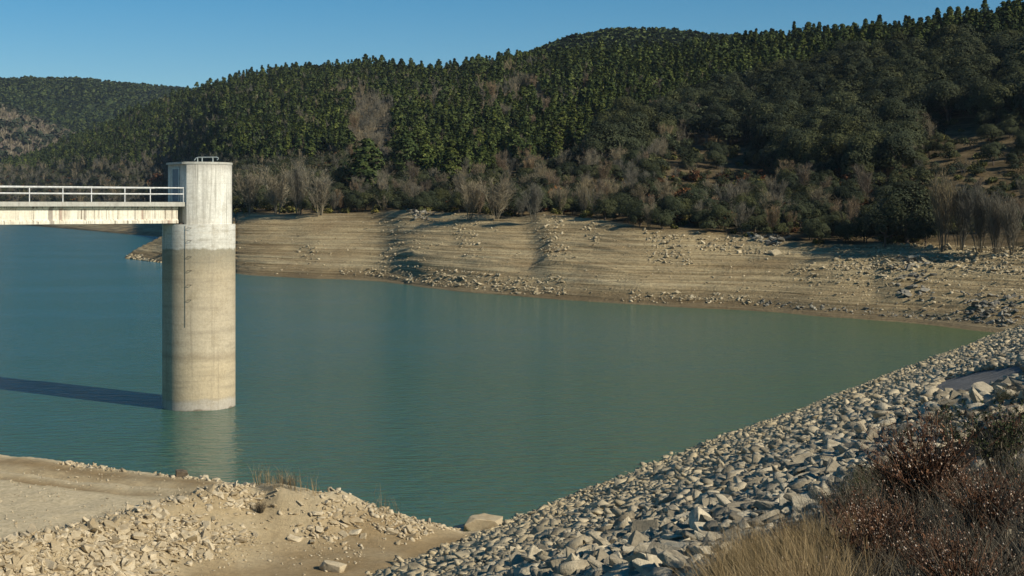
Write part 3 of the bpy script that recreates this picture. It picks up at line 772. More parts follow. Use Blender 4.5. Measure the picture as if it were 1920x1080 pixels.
for kkk, mat, nm, lab in (('p', M['bankrock'], 'bank_stone', 'tan'), ('g', M['greyrock'], 'grey_stone', 'grey')):
    q = np.where(kk == kkk)[0]
    def zone_s(i, q=q, lab=lab, nm=nm):
        p, t = pxr[q][i], tt[q][i]
        if t < 1.18: w = 'at the water edge of the bare far bank'
        elif p < 830: w = 'in the stone rows on the far bank nearest the tower'
        elif p < 1200: w = 'in the stone rows halfway along the bare far bank'
        elif p < 1480: w = 'high on the far bank under the rusty shrubs'
        elif t > 1.6: w = 'in the scree below the tall leafless poplars'
        else: w = 'on the bare far bank close to the dam'
        return ('s', f'{lab} stone lying {w}', nm)
    rocks(nm, 'stone', f'{lab} stones on the far bank', mat, rock_meshes(nm, mat, 6, 70 if kkk == 'p' else 90), pxr[q], loc[q], sz[q], rot[q], zone_s, 200 if kkk == 'p' else 100,
          'scree_stones' if kkk == 'p' else 'grey_scree', f'scatter of smaller {lab} stones across the bare far bank', sz[q]*F/y[q])
# headland tip stones
n = 90; hp_ = R_.uniform(238, 306, n); dfh = herm(hp_, [225, 240, 300, 372, 445, 480], [342, 336, 313, 286, 263.5, 257])
y = dfh + R_.uniform(-1, 8, n); x = X(hp_, y); s_h = R_.uniform(.4, 1.1, n)
V, Fc = merge(ROCKLO, R_.integers(0, 16, n), np.stack([x, y, np.clip((y-dfh)*.1, 0, 1)+.1], 1), np.stack([R_.normal(0, .4, n)]*2+[R_.uniform(0, 6, n)], 1), s_h)
tag(link('pebbles', mesh_np('pebbles', V, Fc, [M['bankrock']])), 'scatter of tan stones along the point behind the tower', 'stones', kind='stuff')

# ------------------------------------------------------------------ trees
def quads(c, a, b):
    """n quads with centre c and half edge vectors a, b"""
    V = np.stack([c-a-b, c+a-b*.6, c+a*.9+b, c-a*.8+b*.8], 1).reshape(-1, 3)
    return V, np.arange(len(V)).reshape(-1, 4)
def unit(v): return v/np.maximum(np.linalg.norm(v, axis=-1, keepdims=True), 1e-9)
def sphere(q, n): return unit(q.normal(size=(n, 3)))
def leaves(q, c, s, up=.6, stretch=1.4, outw=None, bias=.8):
    n = len(c); nn = sphere(q, n)
    if outw is not None: nn = unit(nn + outw*bias + np.array([0, 0, up]))
    a = unit(np.cross(nn, sphere(q, n))); b = np.cross(nn, a)
    return quads(c, a*(s*stretch)[:, None]*.5, b*s[:, None]*.5)
def ribbons(p0, p1, w0, w1, q):
    d = unit(p1-p0); a = unit(np.cross(d, sphere(q, len(p0))))
    V = np.stack([p0-a*w0[:, None], p0+a*w0[:, None], p1+a*w1[:, None], p1-a*w1[:, None]], 1).reshape(-1, 3)
    return V, np.arange(len(V)).reshape(-1, 4)
def cat(parts):
    V, Fs, off = [], [], 0
    for v, f in parts: V.append(v); Fs.append(f+off); off += len(v)
    return np.concatenate(V), np.concatenate(Fs)
def trunk_np(q, h, r, bend=.1, limbs=()):
    bm = bmesh.new(); ph = q.uniform(0, 6.28)
    pts = [(bend*math.sin(t*2.2+ph)*t*h*.2, bend*math.cos(t*1.7+ph)*t*h*.2, t*h-.3) for t in np.linspace(0, 1, 6)]
    tube(bm, pts, [r*(1.25 if i == 0 else 1-.82*i/5) for i in range(6)], 7)
    for a, b, rr in limbs: tube(bm, [a, (np.array(a)+np.array(b))/2+np.array([0, 0, -.05]), b], [rr, rr*.7, rr*.25], 5)
    bmesh.ops.triangulate(bm, faces=bm.faces[:]); return bm_arr(bm)

def pine(seed, nleaf, leaf, h=9.0, wide=.23, conic=.8, bare=.12):
    q = np.random.default_rng(seed); K = 84 if nleaf > 60 else 30
    t = bare+(1-bare)*np.sort(q.uniform(0, 1, K)**.85); ang = np.arange(K)*2.4+q.normal(0, .4, K)
    lop = 1+.25*np.cos(ang-q.uniform(0, 6.28))
    prof = (1-t)**conic*np.clip(.55+(t-bare)*2.2, .4, 1)+.05
    rr = h*wide*prof*q.uniform(.55, 1.15, K)*lop
    c = np.stack([np.cos(ang)*rr, np.sin(ang)*rr, t*h+rr*.12], 1)
    rad_ = h*wide*(.12+.30*(1-t))*q.uniform(.6, 1.35, K)
    k = np.concatenate([q.integers(0, K, int(nleaf*.9)), np.full(nleaf-int(nleaf*.9), K-1)])
    o = sphere(q, nleaf)*np.cbrt(q.uniform(.15, 1, nleaf))[:, None]; o[:, 2] *= .62
    pos = c[k]+o*rad_[k][:, None]
    pos[int(nleaf*.97):] = np.stack([q.normal(0, .12, nleaf-int(nleaf*.97)), q.normal(0, .12, nleaf-int(nleaf*.97)), q.uniform(.9, 1.03, nleaf-int(nleaf*.97))*h], 1)
    outw = unit(np.stack([pos[:, 0], pos[:, 1], np.full(nleaf, h*.06)], 1))
    crown = leaves(q, pos, leaf*q.uniform(.55, 1.25, nleaf), .5, 1.7, outw, 1.5)
    limbs = [((0, 0, c[i, 2]-rr[i]*.3), tuple(c[i]), .05) for i in range(4, K-6, 3)]
    return crown, trunk_np(q, h*.93, h*.020, .12, limbs)
def oak(seed, nleaf, leaf, h=7.0, wide=.62, flat=.8):
    q = np.random.default_rng(seed); K = 19; Rr = h*wide
    dirs = sphere(q, K); dirs[:, 2] = np.abs(dirs[:, 2])*1.1-.38; dirs = unit(dirs)
    c = dirs*(Rr*np.array([.72, .72, .72*flat]))*q.uniform(.72, 1.12, K)[:, None]; c[:, 2] += h*.44
    rc = Rr*q.uniform(.26, .46, K)
    k = q.integers(0, K, nleaf); o = sphere(q, nleaf); o[:, 2] = np.where(o[:, 2] < -.35, -o[:, 2], o[:, 2])
    pos = c[k]+o*(rc[k]*np.cbrt(q.uniform(.45, 1.1, nleaf)))[:, None]
    pos[:, 2] = np.maximum(pos[:, 2], h*.06)
    crown = leaves(q, pos, leaf*q.uniform(.6, 1.3, nleaf), .25, 1.25, unit(o+dirs[k]*.9), 2.2)
    limbs = [((0, 0, h*.22), tuple(c[i]*.92), h*.014) for i in range(0, K, 3)]
    return crown, trunk_np(q, h*.5, h*.035, .2, limbs)
def bare(seed, n=520, h=6.0, wide=.42, upr=1.0, w=.05, stems=9):
    """leafless multi-stemmed tree: stems fan up, each carries branches and fine twigs"""
    q = np.random.default_rng(seed); parts = []
    a = q.uniform(0, 6.28, stems); lean = q.uniform(.05, 1, stems)*wide
    b0 = np.stack([np.cos(a)*.12, np.sin(a)*.12, np.full(stems, -.1)], 1)*h*.25
    tip = np.stack([np.cos(a)*lean*h, np.sin(a)*lean*h, h*q.uniform(.7, 1, stems)], 1)
    mid = (b0+tip)/2+np.array([0, 0, h*.06*upr])
    wood = [ribbons(b0, mid, np.full(stems, w*1.3), np.full(stems, w*.9), q), ribbons(mid, tip, np.full(stems, w*.9), np.full(stems, w*.3), q),
            ribbons(b0, mid, np.full(stems, w*1.3), np.full(stems, w*.9), q)]
    nb = n//4; k = q.integers(0, stems, nb); s = q.uniform(.2, .95, nb)[:, None]
    p = np.where(s < .5, b0[k]+(mid[k]-b0[k])*s*2, mid[k]+(tip[k]-mid[k])*(s*2-1))
    d = unit(unit(tip[k]-b0[k])*.8*upr + sphere(q, nb)*.75 + np.array([0, 0, .5*upr])); L = h*q.uniform(.12, .30, nb)*(1.15-s[:, 0]*.6)
    e = p+d*L[:, None]; wood.append(ribbons(p, e, np.full(nb, w*.55), np.full(nb, w*.25), q))
    nt = n-nb; k2 = q.integers(0, nb, nt); s2 = q.uniform(.15, 1, nt)[:, None]; p2 = p[k2]+(e[k2]-p[k2])*s2
    d2 = unit(d[k2]*.7+sphere(q, nt)*.8+np.array([0, 0, .45*upr])); e2 = p2+d2*(h*q.uniform(.05, .15, nt))[:, None]
    twig = ribbons(p2, e2, np.full(nt, w*.42), np.full(nt, w*.2), q)
    return twig, cat(wood)
def bush(seed, nleaf, leaf, h=1.8, wide=.6):
    q = np.random.default_rng(seed); K = 14; dirs = sphere(q, K); dirs[:, 2] = np.abs(dirs[:, 2]); 
    c = dirs*np.array([h*wide, h*wide, h*.55])*q.uniform(.4, .9, K)[:, None]; c[:, 2] += h*.2
    k = q.integers(0, K, nleaf); o = sphere(q, nleaf); pos = c[k]+o*h*.24*np.cbrt(q.uniform(.2, 1, nleaf))[:, None]; pos[:, 2] = np.abs(pos[:, 2])
    return leaves(q, pos, leaf*q.uniform(.6, 1.3, nleaf), .4, 1.3, o, .7)

def pm(nm, arr, mat): return mesh_np(nm, arr[0], arr[1], [mat])
PINES = [pine(1000+i, 1900, .32, 9.0, (.22, .26, .20, .31, .24)[i % 5], (.85, .7, 1.0, .55, .8)[i % 5], (.10, .16, .08, .2, .12)[i % 5]) for i in range(6)]
PINES_LO = [pine(1100+i, 340, .56, 9.0, (.21, .26, .20, .29)[i % 4], (.9, .7, 1.0, .6)[i % 4])[0] for i in range(8)]
OAKS = [oak(1200+i, 6500, .165, 7.0, (.56, .50, .62, .52)[i % 4], (.95, 1.1, .85, 1.0)[i % 4]) for i in range(6)]
OAKS_LO = [oak(1250+i, 900, .36)[0] for i in range(4)]
BARES = [bare(1300+i, 2000, 6.0, (.42, .5, .36, .46)[i % 4], (1.0, .7, 1.2, .8)[i % 4], .034) for i in range(6)]
POPLARS = [bare(1350+i, 3400, 8.0, .26, 1.5, .026, 18) for i in range(4)]
BARES_LO = [cat(bare(1400+i, 420, 6.0, .5, .8, .06, 7)) for i in range(4)]
RUSTS = [bush(1500+i, 420, .2, 1.8, .65) for i in range(4)]
OLIVES = [bush(1550+i, 420, .2, 1.7, .7) for i in range(3)]
def parts_of(lst, crown_nm, cm, trunk_nm, tm): return [(pm(crown_nm, c, cm), pm(trunk_nm, t, tm)) for c, t in lst]
PM = parts_of(PINES, 'crown', M['pine'], 'trunk', M['bark']); OM = parts_of(OAKS, 'crown', M['oak'], 'trunk', M['bark'])
BM_ = parts_of(BARES, 'twigs', M['twig'], 'branches', M['twig']); BB = parts_of(BARES, 'twigs', M['twig_brown'], 'branches', M['twig_brown'])
PO = parts_of(POPLARS, 'twigs', M['twig'], 'branches', M['twig'])
RM = [pm('rusty_shrub', r, M['rust']) for r in RUSTS]; LM = [pm('green_shrub', r, M['olive']) for r in OLIVES]
def plant(name, cat_, group, zone, loc, s, rz, crown, trunk, px, nms=('crown', 'trunk'), sq=1.0):
    e = link(name, None, None, loc); e.rotation_euler = (rnd.gauss(0, .03), rnd.gauss(0, .03), rz); e.scale = (s*sq, s*sq, s); e.empty_display_size = .5
    link(nms[0], crown, e); link(nms[1], trunk, e)
    tag(e, None, cat_, group); later(zone, e, px); return e
def shrub(name, cat_, group, zone, loc, s, rz, mesh, px):
    o = link(name, mesh, None, loc); o.scale = (s, s, s*rnd.uniform(.8, 1.15)); o.rotation_euler = (0, 0, rz); tag(o, None, cat_, group); later(zone, o, px); return o

# lower limit of the pine forest (row of the tree feet) along the picture
FP = [-500, 0, 200, 320, 445, 600, 680, 760, 850, 1000, 1100, 1200, 1300, 1400, 1500, 1600, 1700, 1800, 1900, 2300]
FY = [338, 322, 312, 308, 310, 300, 285, 338, 345, 326, 290, 232, 205, 188, 160, 138, 118, 104, 110, 60]
OP = [1100, 1200, 1400, 1440, 1600, 1690, 1735, 1800, 1920, 2300]
OY = [330, 300, 285, 330, 338, 335, 240, 232, 238, 240]
# sample the whole hillside by area
n = 420000
pxr = R_.uniform(-120, 2080, n); tt = R_.uniform(2.0, 5.35, n); y = d_of_t(pxr, tt); x = X(pxr, y)
# weight by area so that the density per square metre is even: dA ~ d * dd/dt
seg = np.floor(tt).astype(int); ddt = np.zeros(n)
for k in range(2, 6): ddt = np.where(seg == k, herm(pxr, CP, Dk[k+1])-herm(pxr, CP, Dk[k]), ddt)
w = y*ddt; w = np.minimum(w/np.percentile(w, 97), 1); ok = R_.uniform(0, 1, n) < w
pxr, tt, y, x = (a[ok] for a in (pxr, tt, y, x)); n = len(x)
zz = hill(pxr, y); pyr = PY(zz, y)
# what nearer ground hides
tcol = np.linspace(1.0, 5.5, 90); gpx = np.arange(-120, 2081, 20.0); GPX, GT = np.meshgrid(gpx, tcol); GD = d_of_t(GPX, GT); GYp = PY(hill(GPX, GD, False), GD); GM = np.minimum.accumulate(GYp, 0)
def hidden_row(px, t):
    a = np.clip((px+120)/20, 0, len(gpx)-1).astype(int); b = np.clip((t-1)/4.5*89, 0, 89).astype(int); return GM[b, a]
hid = pyr - hidden_row(pxr, tt)          # >0: the foot is this many rows below a nearer crest
yf = np.interp(pxr, FP, FY) + fbm(x/22, y/22, 55)*14; yo = np.interp(pxr, OP, OY)
clear = fbm(x/38, y/60, 66)
r0 = R_.uniform(0, 1, n)
kind = np.full(n, 'none', dtype='U8')
forest = pyr < yf
kind = np.where(forest, 'pine', kind)
kind = np.where(forest & (clear > .34) & (pyr > 110), np.where(r0 < .35, 'bare', 'none'), kind)
kind = np.where(forest & (r0 > .955) & (pyr > 150), 'bare', kind)
kind = np.where(forest & (pxr > 640) & (pxr < 760) & (pyr > 195) & (np.abs(pxr-700-fbm(y/20, x/20, 4)*30) < 40), np.where(r0 < .3, 'bare', 'none'), kind)
oakz = ~forest & (pxr > 1130) & (pyr < yo)
kind = np.where(oakz, np.where(r0 < .80, 'oak', 'none'), kind)
bo = oakz & (pxr > 1190) & (pxr < 1440) & (pyr > 195)
kind = np.where(bo, np.where(r0 < .75, 'bare', np.where(r0 < .86, 'oak', 'none')), kind)
field1 = (pxr > 1250) & (pxr < 1450) & (pyr > 278) & (pyr < 330) & ~forest
field2 = (pxr > 1735) & (pyr > 232) & (pyr < 325) & ~forest
scrub = ~forest & ~oakz & ~field1 & ~field2
lowp = scrub & (pxr < 660)
kind = np.where(lowp, np.where(r0 < .15, 'bare', np.where(r0 < .34, 'olive', np.where(r0 < .52, 'soak', np.where(r0 < .55, 'rust', 'none')))), kind)
mid = scrub & (pxr >= 660) & (pxr < 1220)
kind = np.where(mid, np.where(r0 < .17, 'bare', np.where(r0 < .60, 'soak', np.where(r0 < .74, 'olive', np.where(r0 < .79, 'rust', 'none')))), kind)
rgt = scrub & (pxr >= 1220)
kind = np.where(rgt, np.where(r0 < .06, 'bare', np.where(r0 < .44, 'soak', np.where(r0 < .64, 'rust', np.where(r0 < .84, 'olive', 'none')))), kind)
kind = np.where((kind == 'rust') & (pxr > 1690), np.where(r0 < .55, 'olive', 'none'), kind)
kind = np.where(field1 | field2, np.where(r0 < .08, 'soak', np.where(r0 < .14, 'olive', 'none')), kind)
kind = np.where((pxr > 1745) & (tt < 2.4), 'none', kind)
kind = np.where((kind == 'rust') & (tt < 2.22), np.where(r0 < .5, 'olive', 'none'), kind)
kind = np.where((pxr > 1545) & (pxr < 1590) & (tt < 2.10), 'none', kind)
sp = np.select([kind == 'pine', kind == 'oak', kind == 'bare', kind == 'soak', kind == 'rust', kind == 'olive'],
               [2.8*np.clip(y/430, 1, 3)**.6, 7.6+R_.uniform(-2.0, 2.4, n), 3.4*np.clip(y/330, 1, 3)**.7, 3.3+R_.uniform(-.6, 1.4, n), 2.0+0*y, 2.1+0*y], 0.0)
ok = (kind != 'none')
pxr, tt, y, x, zz, pyr, hid, kind, sp = (a[ok] for a in (pxr, tt, y, x, zz, pyr, hid, kind, sp))
keep = np.zeros(len(x), bool)
for kd in ('pine', 'oak', 'bare', 'soak', 'rust', 'olive'):
    i = np.where(kind == kd)[0]; keep[i[thin(x[i], y[i], np.round(sp[i]*2)/2)]] = True
pxr, tt, y, x, zz, pyr, hid, kind, sp = (a[keep] for a in (pxr, tt, y, x, zz, pyr, hid, kind, sp)); n = len(x)
size = np.select([kind == 'pine', kind == 'oak', kind == 'bare', kind == 'soak', kind == 'rust', kind == 'olive'],
                 [np.clip(R_.normal(.72, .17, n), .36, 1.08)*np.clip(y/500, 1, 2.2)**.35, R_.uniform(.70, 1.35, n), R_.uniform(.5, 1.0, n)*np.where((pxr < 660) & (pxr > 430) & (pyr > 300), .75, 1)*np.clip(y/330, 1, 2.5)**.4, R_.uniform(.22, .66, n), R_.uniform(.7, 1.6, n), R_.uniform(.5, 1.1, n)])
frontf = ((pxr > 1230) & (pxr < 1470) & (pyr > 325) & (pyr < 385)) | ((pxr > 1715) & (pyr > 322) & (pyr < 440))
size = np.where(frontf & (kind == 'soak'), size*.6, size); size = np.where(frontf & (kind == 'bare'), size*.6, size)
hgt = np.select([kind == 'pine', kind == 'oak', kind == 'bare', kind == 'soak'], [9*size, 7*size, 6*size, 7*size], 2*size)
vis = hgt*F/y - np.maximum(hid, 0)
ok = (vis > 2) & (pxr > -60) & (pxr < 2050)
pxr, tt, y, x, zz, pyr, hid, kind, size, hgt, vis = (a[ok] for a in (pxr, tt, y, x, zz, pyr, hid, kind, size, hgt, vis)); n = len(x)
inframe = (pxr > -10) & (pxr < 1930) & (pyr-vis > -20)
rz = R_.uniform(0, 6.28, n); loc = np.stack([x, y, zz-.1], 1)
def pz(i):
    p = pxr[i]
    if pyr[i]-vis[i] < np.interp(p, CP, PR[:, 8])+6 and p > 1380: return ('t', 'dark pine standing against the sky on the right ridge', 'pine_tree')
    if p > 1380: return ('t', 'dark pine in the ridge forest behind the round holm oaks', 'pine_tree')
    if p > 1100: return ('t', 'green pine in the forest above the leafless oaks', 'pine_tree')
    if p > 880: return ('t', 'dark pine in the lower forest above the grey willow scrub', 'pine_tree')
    if p > 700: return ('t', 'dark pine at the foot of the forest beside the grey clearing', 'pine_tree')
    if p > 440: return ('t', 'green pine in the forest edge above the leafless bushes right of the tower', 'pine_tree')
    return ('t', 'dark pine in the distant forest left of the tower top', 'pine_tree')
def bz(i):
    p, t = pxr[i], pyr[i]
    if p < 440: return ('t', 'grey leafless bush on the far shore above the footbridge', 'bare_tree')
    if t < np.interp(p, FP, FY): return ('t', 'leafless grey tree in a gap of the pine forest', 'bare_tree')
    if p < 660: return ('t', 'tall grey leafless bush on the shore right of the tower', 'bare_tree')
    if p < 820: return ('t', 'leafless brown bush around the lone round pine', 'bare_tree')
    if p < 1020: return ('t', 'grey leafless willow above the middle of the bare bank', 'bare_tree')
    if p < 1190: return ('t', 'grey leafless bush among small dark shrubs at mid shore', 'bare_tree')
    if p < 1440 and t < 300: return ('t', 'grey leafless oak in the stand beside the holm oaks', 'bare_tree')
    return ('t', 'grey leafless bush among the rusty shrubs', 'bare_tree')
def oz(i):
    p, t = pxr[i], pyr[i]
    if p < 1440: return ('t', 'round dark holm oak at the edge of the leafless oaks', 'holm_oak')
    if t < 190: return ('t', 'round dark holm oak high on the slope below the ridge pines', 'holm_oak')
    if p < 1600: return ('t', 'round grey green holm oak in the left half of the oak wood', 'holm_oak')
    if p < 1740: return ('t', 'round grey green holm oak in the middle of the oak wood', 'holm_oak')
    return ('t', 'dark holm oak beside the brown terraced field', 'holm_oak')
def near(i):
    p = pxr[i]
    return ('on the far shore left of the tower' if p < 440 else 'on the shore between the tower and the lone pine' if p < 660 else 'below the forest by the lone round pine' if p < 830 else 'above the middle of the bare bank' if p < 1060 else
            'below the leafless oaks' if p < 1300 else 'above the bank under the big holm oaks' if p < 1560 else 'between the holm oaks and the leafless poplars' if p < 1760 else 'on the brown field near the poplars')
LIM = {'pine': 296, 'oak': 260, 'bare': 285, 'soak': 240, 'rust': 220, 'olive': 160}
rest = {}
for kd in LIM:
    ids = np.where(kind == kd)[0]; area = vis[ids]*np.where(inframe[ids], 1, .02); ids = ids[np.argsort(-area)]
    for j, i in enumerate(ids[:LIM[kd]]):
        L = tuple(loc[i]); s = float(size[i])
        if kd == 'pine': c, t = PM[j % 6]; plant('pine_tree', 'pine tree', 'pines on the hillside', pz(i), L, s, rz[i], c, t, pxr[i])
        elif kd == 'oak': c, t = OM[j % 6]; plant('holm_oak', 'oak tree', 'holm oaks on the right slope', oz(i), L, s, rz[i], c, t, pxr[i])
        elif kd == 'soak': c, t = OM[j % 6]; plant('dark_shrub', 'shrub', 'dark evergreen shrubs on the shore', ('t', 'dark evergreen shrub '+near(i), 'dark_shrub'), L, s, rz[i], c, t, pxr[i])
        elif kd == 'bare': c, t = (BM_ if j % 3 else BB)[j % 6]; plant('bare_tree', 'leafless tree', 'leafless trees and bushes', bz(i), L, s, rz[i], c, t, pxr[i], ('twigs', 'branches'))
        elif kd == 'rust': shrub('rusty_shrub', 'shrub', 'rust coloured shrubs', ('t', 'low rust orange shrub '+near(i), 'rusty_shrub'), L, s, rz[i], RM[j % 4], pxr[i])
        else: shrub('green_shrub', 'shrub', 'yellow green shrubs', ('t', 'low yellow green shrub '+near(i), 'green_shrub'), L, s, rz[i], LM[j % 3], pxr[i])
    rest[kd] = ids[LIM[kd]:]
def stuff(name, ids, protos, mat, label, cat_, scale=1.0):
    if not len(ids): return
    V, Fc = merge(protos, R_.integers(0, len(protos), len(ids)), loc[ids], np.stack([R_.normal(0, .04, len(ids)), R_.normal(0, .04, len(ids)), rz[ids]], 1), size[ids]*scale)
    m = mesh_np(name, V, Fc, [mat]); m.attributes.new('tone', 'FLOAT', 'POINT').data.foreach_set('value', np.concatenate(merge.tone).astype(np.float32))
    tag(link(name, m), label, cat_, kind='stuff')
stuff('pine_forest', rest['pine'], PINES_LO, M['pine'], 'dense pine forest covering the hill across the water', 'forest')
stuff('oak_woods', np.concatenate([rest['oak'], rest['soak']]), OAKS_LO, M['oak'], 'mass of dark evergreen scrub among the trees', 'woods')
stuff('bare_woods', rest['bare'], BARES_LO, M['twig'], 'mass of leafless grey scrub and trees on the hills', 'woods')
stuff('rusty_undergrowth', rest['rust'], [bush(1600, 90, .45)], M['rust'], 'low rusty undergrowth above the far bank', 'undergrowth')
stuff('green_undergrowth', rest['olive'], [bush(1601, 90, .45)], M['olive'], 'low yellow green undergrowth above the far bank', 'undergrowth')
print('counts', {k: int((kind == k).sum()) for k in LIM}, 'riprap', nR, 'rubble', nB)

# trees placed one by one
def at_row(px, py):
    """ground point of the hillside seen at this place"""
    t = np.linspace(1.6, 4.5, 600); d = d_of_t(np.full(600, float(px)), t); yy = PY(hill(np.full(600, float(px)), d), d)
    i = int(np.argmax(yy <= py)); return float(X(px, d[i])), float(d[i]), float(hill(np.array([px]), np.array([d[i]]))[0])
def one(name, cat_, label, px, py, ph, mesh, base_h, sq=1.0, nms=('crown', 'trunk'), group=None):
    x, y, z = at_row(px, py); s = ph*y/F/base_h
    e = link(name, None, None, (x, y, z-.1)); e.scale = (s*sq, s*sq, s); e.rotation_euler = (0, 0, rnd.uniform(0, 6.28))
    link(nms[0], mesh[0], e); link(nms[1], mesh[1], e); tag(e, label, cat_, group)
one('pine_tree', 'pine tree', 'lone bushy pine standing apart below the forest right of the tower', 690, 366, 104, PM[3], 9, 1.35)
one('dark_shrub', 'shrub', 'dark evergreen bush touching the left foot of the lone pine', 650, 368, 60, OM[0], 7, .9)
for px, py, h, w, lab in ((765, 340, 92, 1.2, 'leftmost dark pine of the cluster beside the grey clearing'), (800, 338, 74, 1.3, 'middle dark pine of the cluster beside the grey clearing'), (845, 352, 88, 1.2, 'tallest dark pine above the grey willows, right end of the cluster')):
    one('pine_tree', 'pine tree', lab, px, py, h, PM[(px//5) % 6], 9, w)
POPS = [(1768, 470, 140, 'tallest leafless poplar, leftmost of the row on the bank near the dam'), (1800, 470, 122, 'leafless poplar second from the left of the row near the dam'), (1836, 474, 118, 'leafless poplar in the middle of the row near the dam'),
        (1868, 476, 112, 'leafless poplar second from the right of the row near the dam'), (1898, 476, 104, 'rightmost leafless poplar of the row near the dam')]
for i, (px, py, h, lab) in enumerate(POPS): one('bare_poplar', 'leafless tree', lab, px, py, h, PO[i % 4], 8, 1.15, ('twigs', 'branches'), 'leafless poplars above the right bank')
for i, (px, py, h, lab) in enumerate(((470, 400, 78, 'leafless bush right against the tower on the far bank'), (520, 402, 92, 'broad grey leafless bush nearest the tower'), (560, 403, 92, 'tall grey leafless bush in the middle of the clump beside the tower'), (600, 404, 84, 'grey leafless bush at the right end of the clump beside the tower'),
        (880, 412, 74, 'tall grey willow left of the pair above the middle bank'), (930, 412, 80, 'tall grey willow right of the pair above the middle bank'), (1000, 416, 70, 'slim pale leafless tree beside the rusty bush at mid bank'))):
    one('bare_tree', 'leafless tree', lab, px, py, h, (PO if i in (2, 6) else BM_)[i % 4], 8 if i in (2, 6) else 6, 1.25, ('twigs', 'branches'), 'leafless trees and bushes')
for px, py, h, lab in ((1500, 400, 40, 'dark shrub in the middle of the rusty shrubs'), (1620, 455, 60, 'dark bush at the left end of the shaded hollow'), (1660, 462, 78, 'dark bush in the shaded hollow before the poplars'), (1700, 455, 112, 'tall dark oak left of the leafless poplars'), (1735, 462, 66, 'dark bush touching the leftmost poplar'),
        (1590, 452, 44, 'small dark bush above the earth notch'), (1440, 430, 50, 'dark bush above the grey stones of the bank')):
    one('dark_shrub', 'shrub', lab, px, py, h, OM[(px//7) % 6], 7, 1.0)
RTW = pm('branches', bare(1800, 120, 2.0, .4, .9, .02)[1], M['twig_brown'])
one('rusty_tree', 'tree', 'rust brown bush beside the slim pale tree at mid bank', 1042, 385, 66, (RM[0], RTW), 2.2, .55)
one('rusty_tree', 'tree', 'rust brown bush touching the left side of the tower top', 296, 352, 44, (RM[1], RTW), 2.2, .8)

# far trees on the ridges as texture of their crest
def crest(g, n, umin, umax, protos, mat, name, label, smin, smax, pxr_=None):
    px, u, Zg, d, depth = g
    i = R_.uniform(0, len(px)-1.01, n); j = (R_.uniform(umin, umax, n)+1)/2*(len(u)-1)
    if pxr_ is not None: i = np.interp(R_.uniform(*pxr_, n), px, np.arange(len(px)))
    a, b = i.astype(int), np.clip(j.astype(int), 0, len(u)-2); fi, fj = i-a, j-b
    z = (Zg[b, a]*(1-fi)+Zg[b, a+1]*fi)*(1-fj)+(Zg[b+1, a]*(1-fi)+Zg[b+1, a+1]*fi)*fj
    P = np.interp(i, np.arange(len(px)), px); x = X(P, d); yy = d+((j/(len(u)-1))*2-1)*depth
    V, Fc = merge(protos, R_.integers(0, len(protos), n), np.stack([x, yy, z-.5], 1), np.stack([np.zeros(n), np.zeros(n), R_.uniform(0, 6, n)], 1), R_.uniform(smin, smax, n))
    tag(link(name, mesh_np(name, V, Fc, [mat])), label, 'woods', kind='stuff')
TINY = [pine(1700+i, 40, 2.6, 9, .34, .6)[0] for i in range(4)]; TINYO = [oak(1710+i, 40, 2.2)[0] for i in range(3)]
crest(gC, 7000, -.62, .10, TINY, M['pine'], 'ridge_woods', 'dark woods along the blue green back ridge', .6, 1.0, (780, 1900))
crest(gA, 15000, -.80, .08, TINY, M['pine'], 'mountain_woods', 'dark woods covering the distant mountain', .7, 1.3, (-500, 480))
crest(gB, 700, -.9, .06, TINYO, M['oak'], 'brown_hill_scrub', 'dark scrub dotted over the brown hill', .8, 1.7, (-300, 260))
crest(gB, 5200, -.95, .08, [cat(bare(1720, 60, 6, .6, .7, .3, 6))], M['twig'], 'brown_hill_woods', 'leafless brown woods over the brown hill', .9, 1.5, (-300, 260))

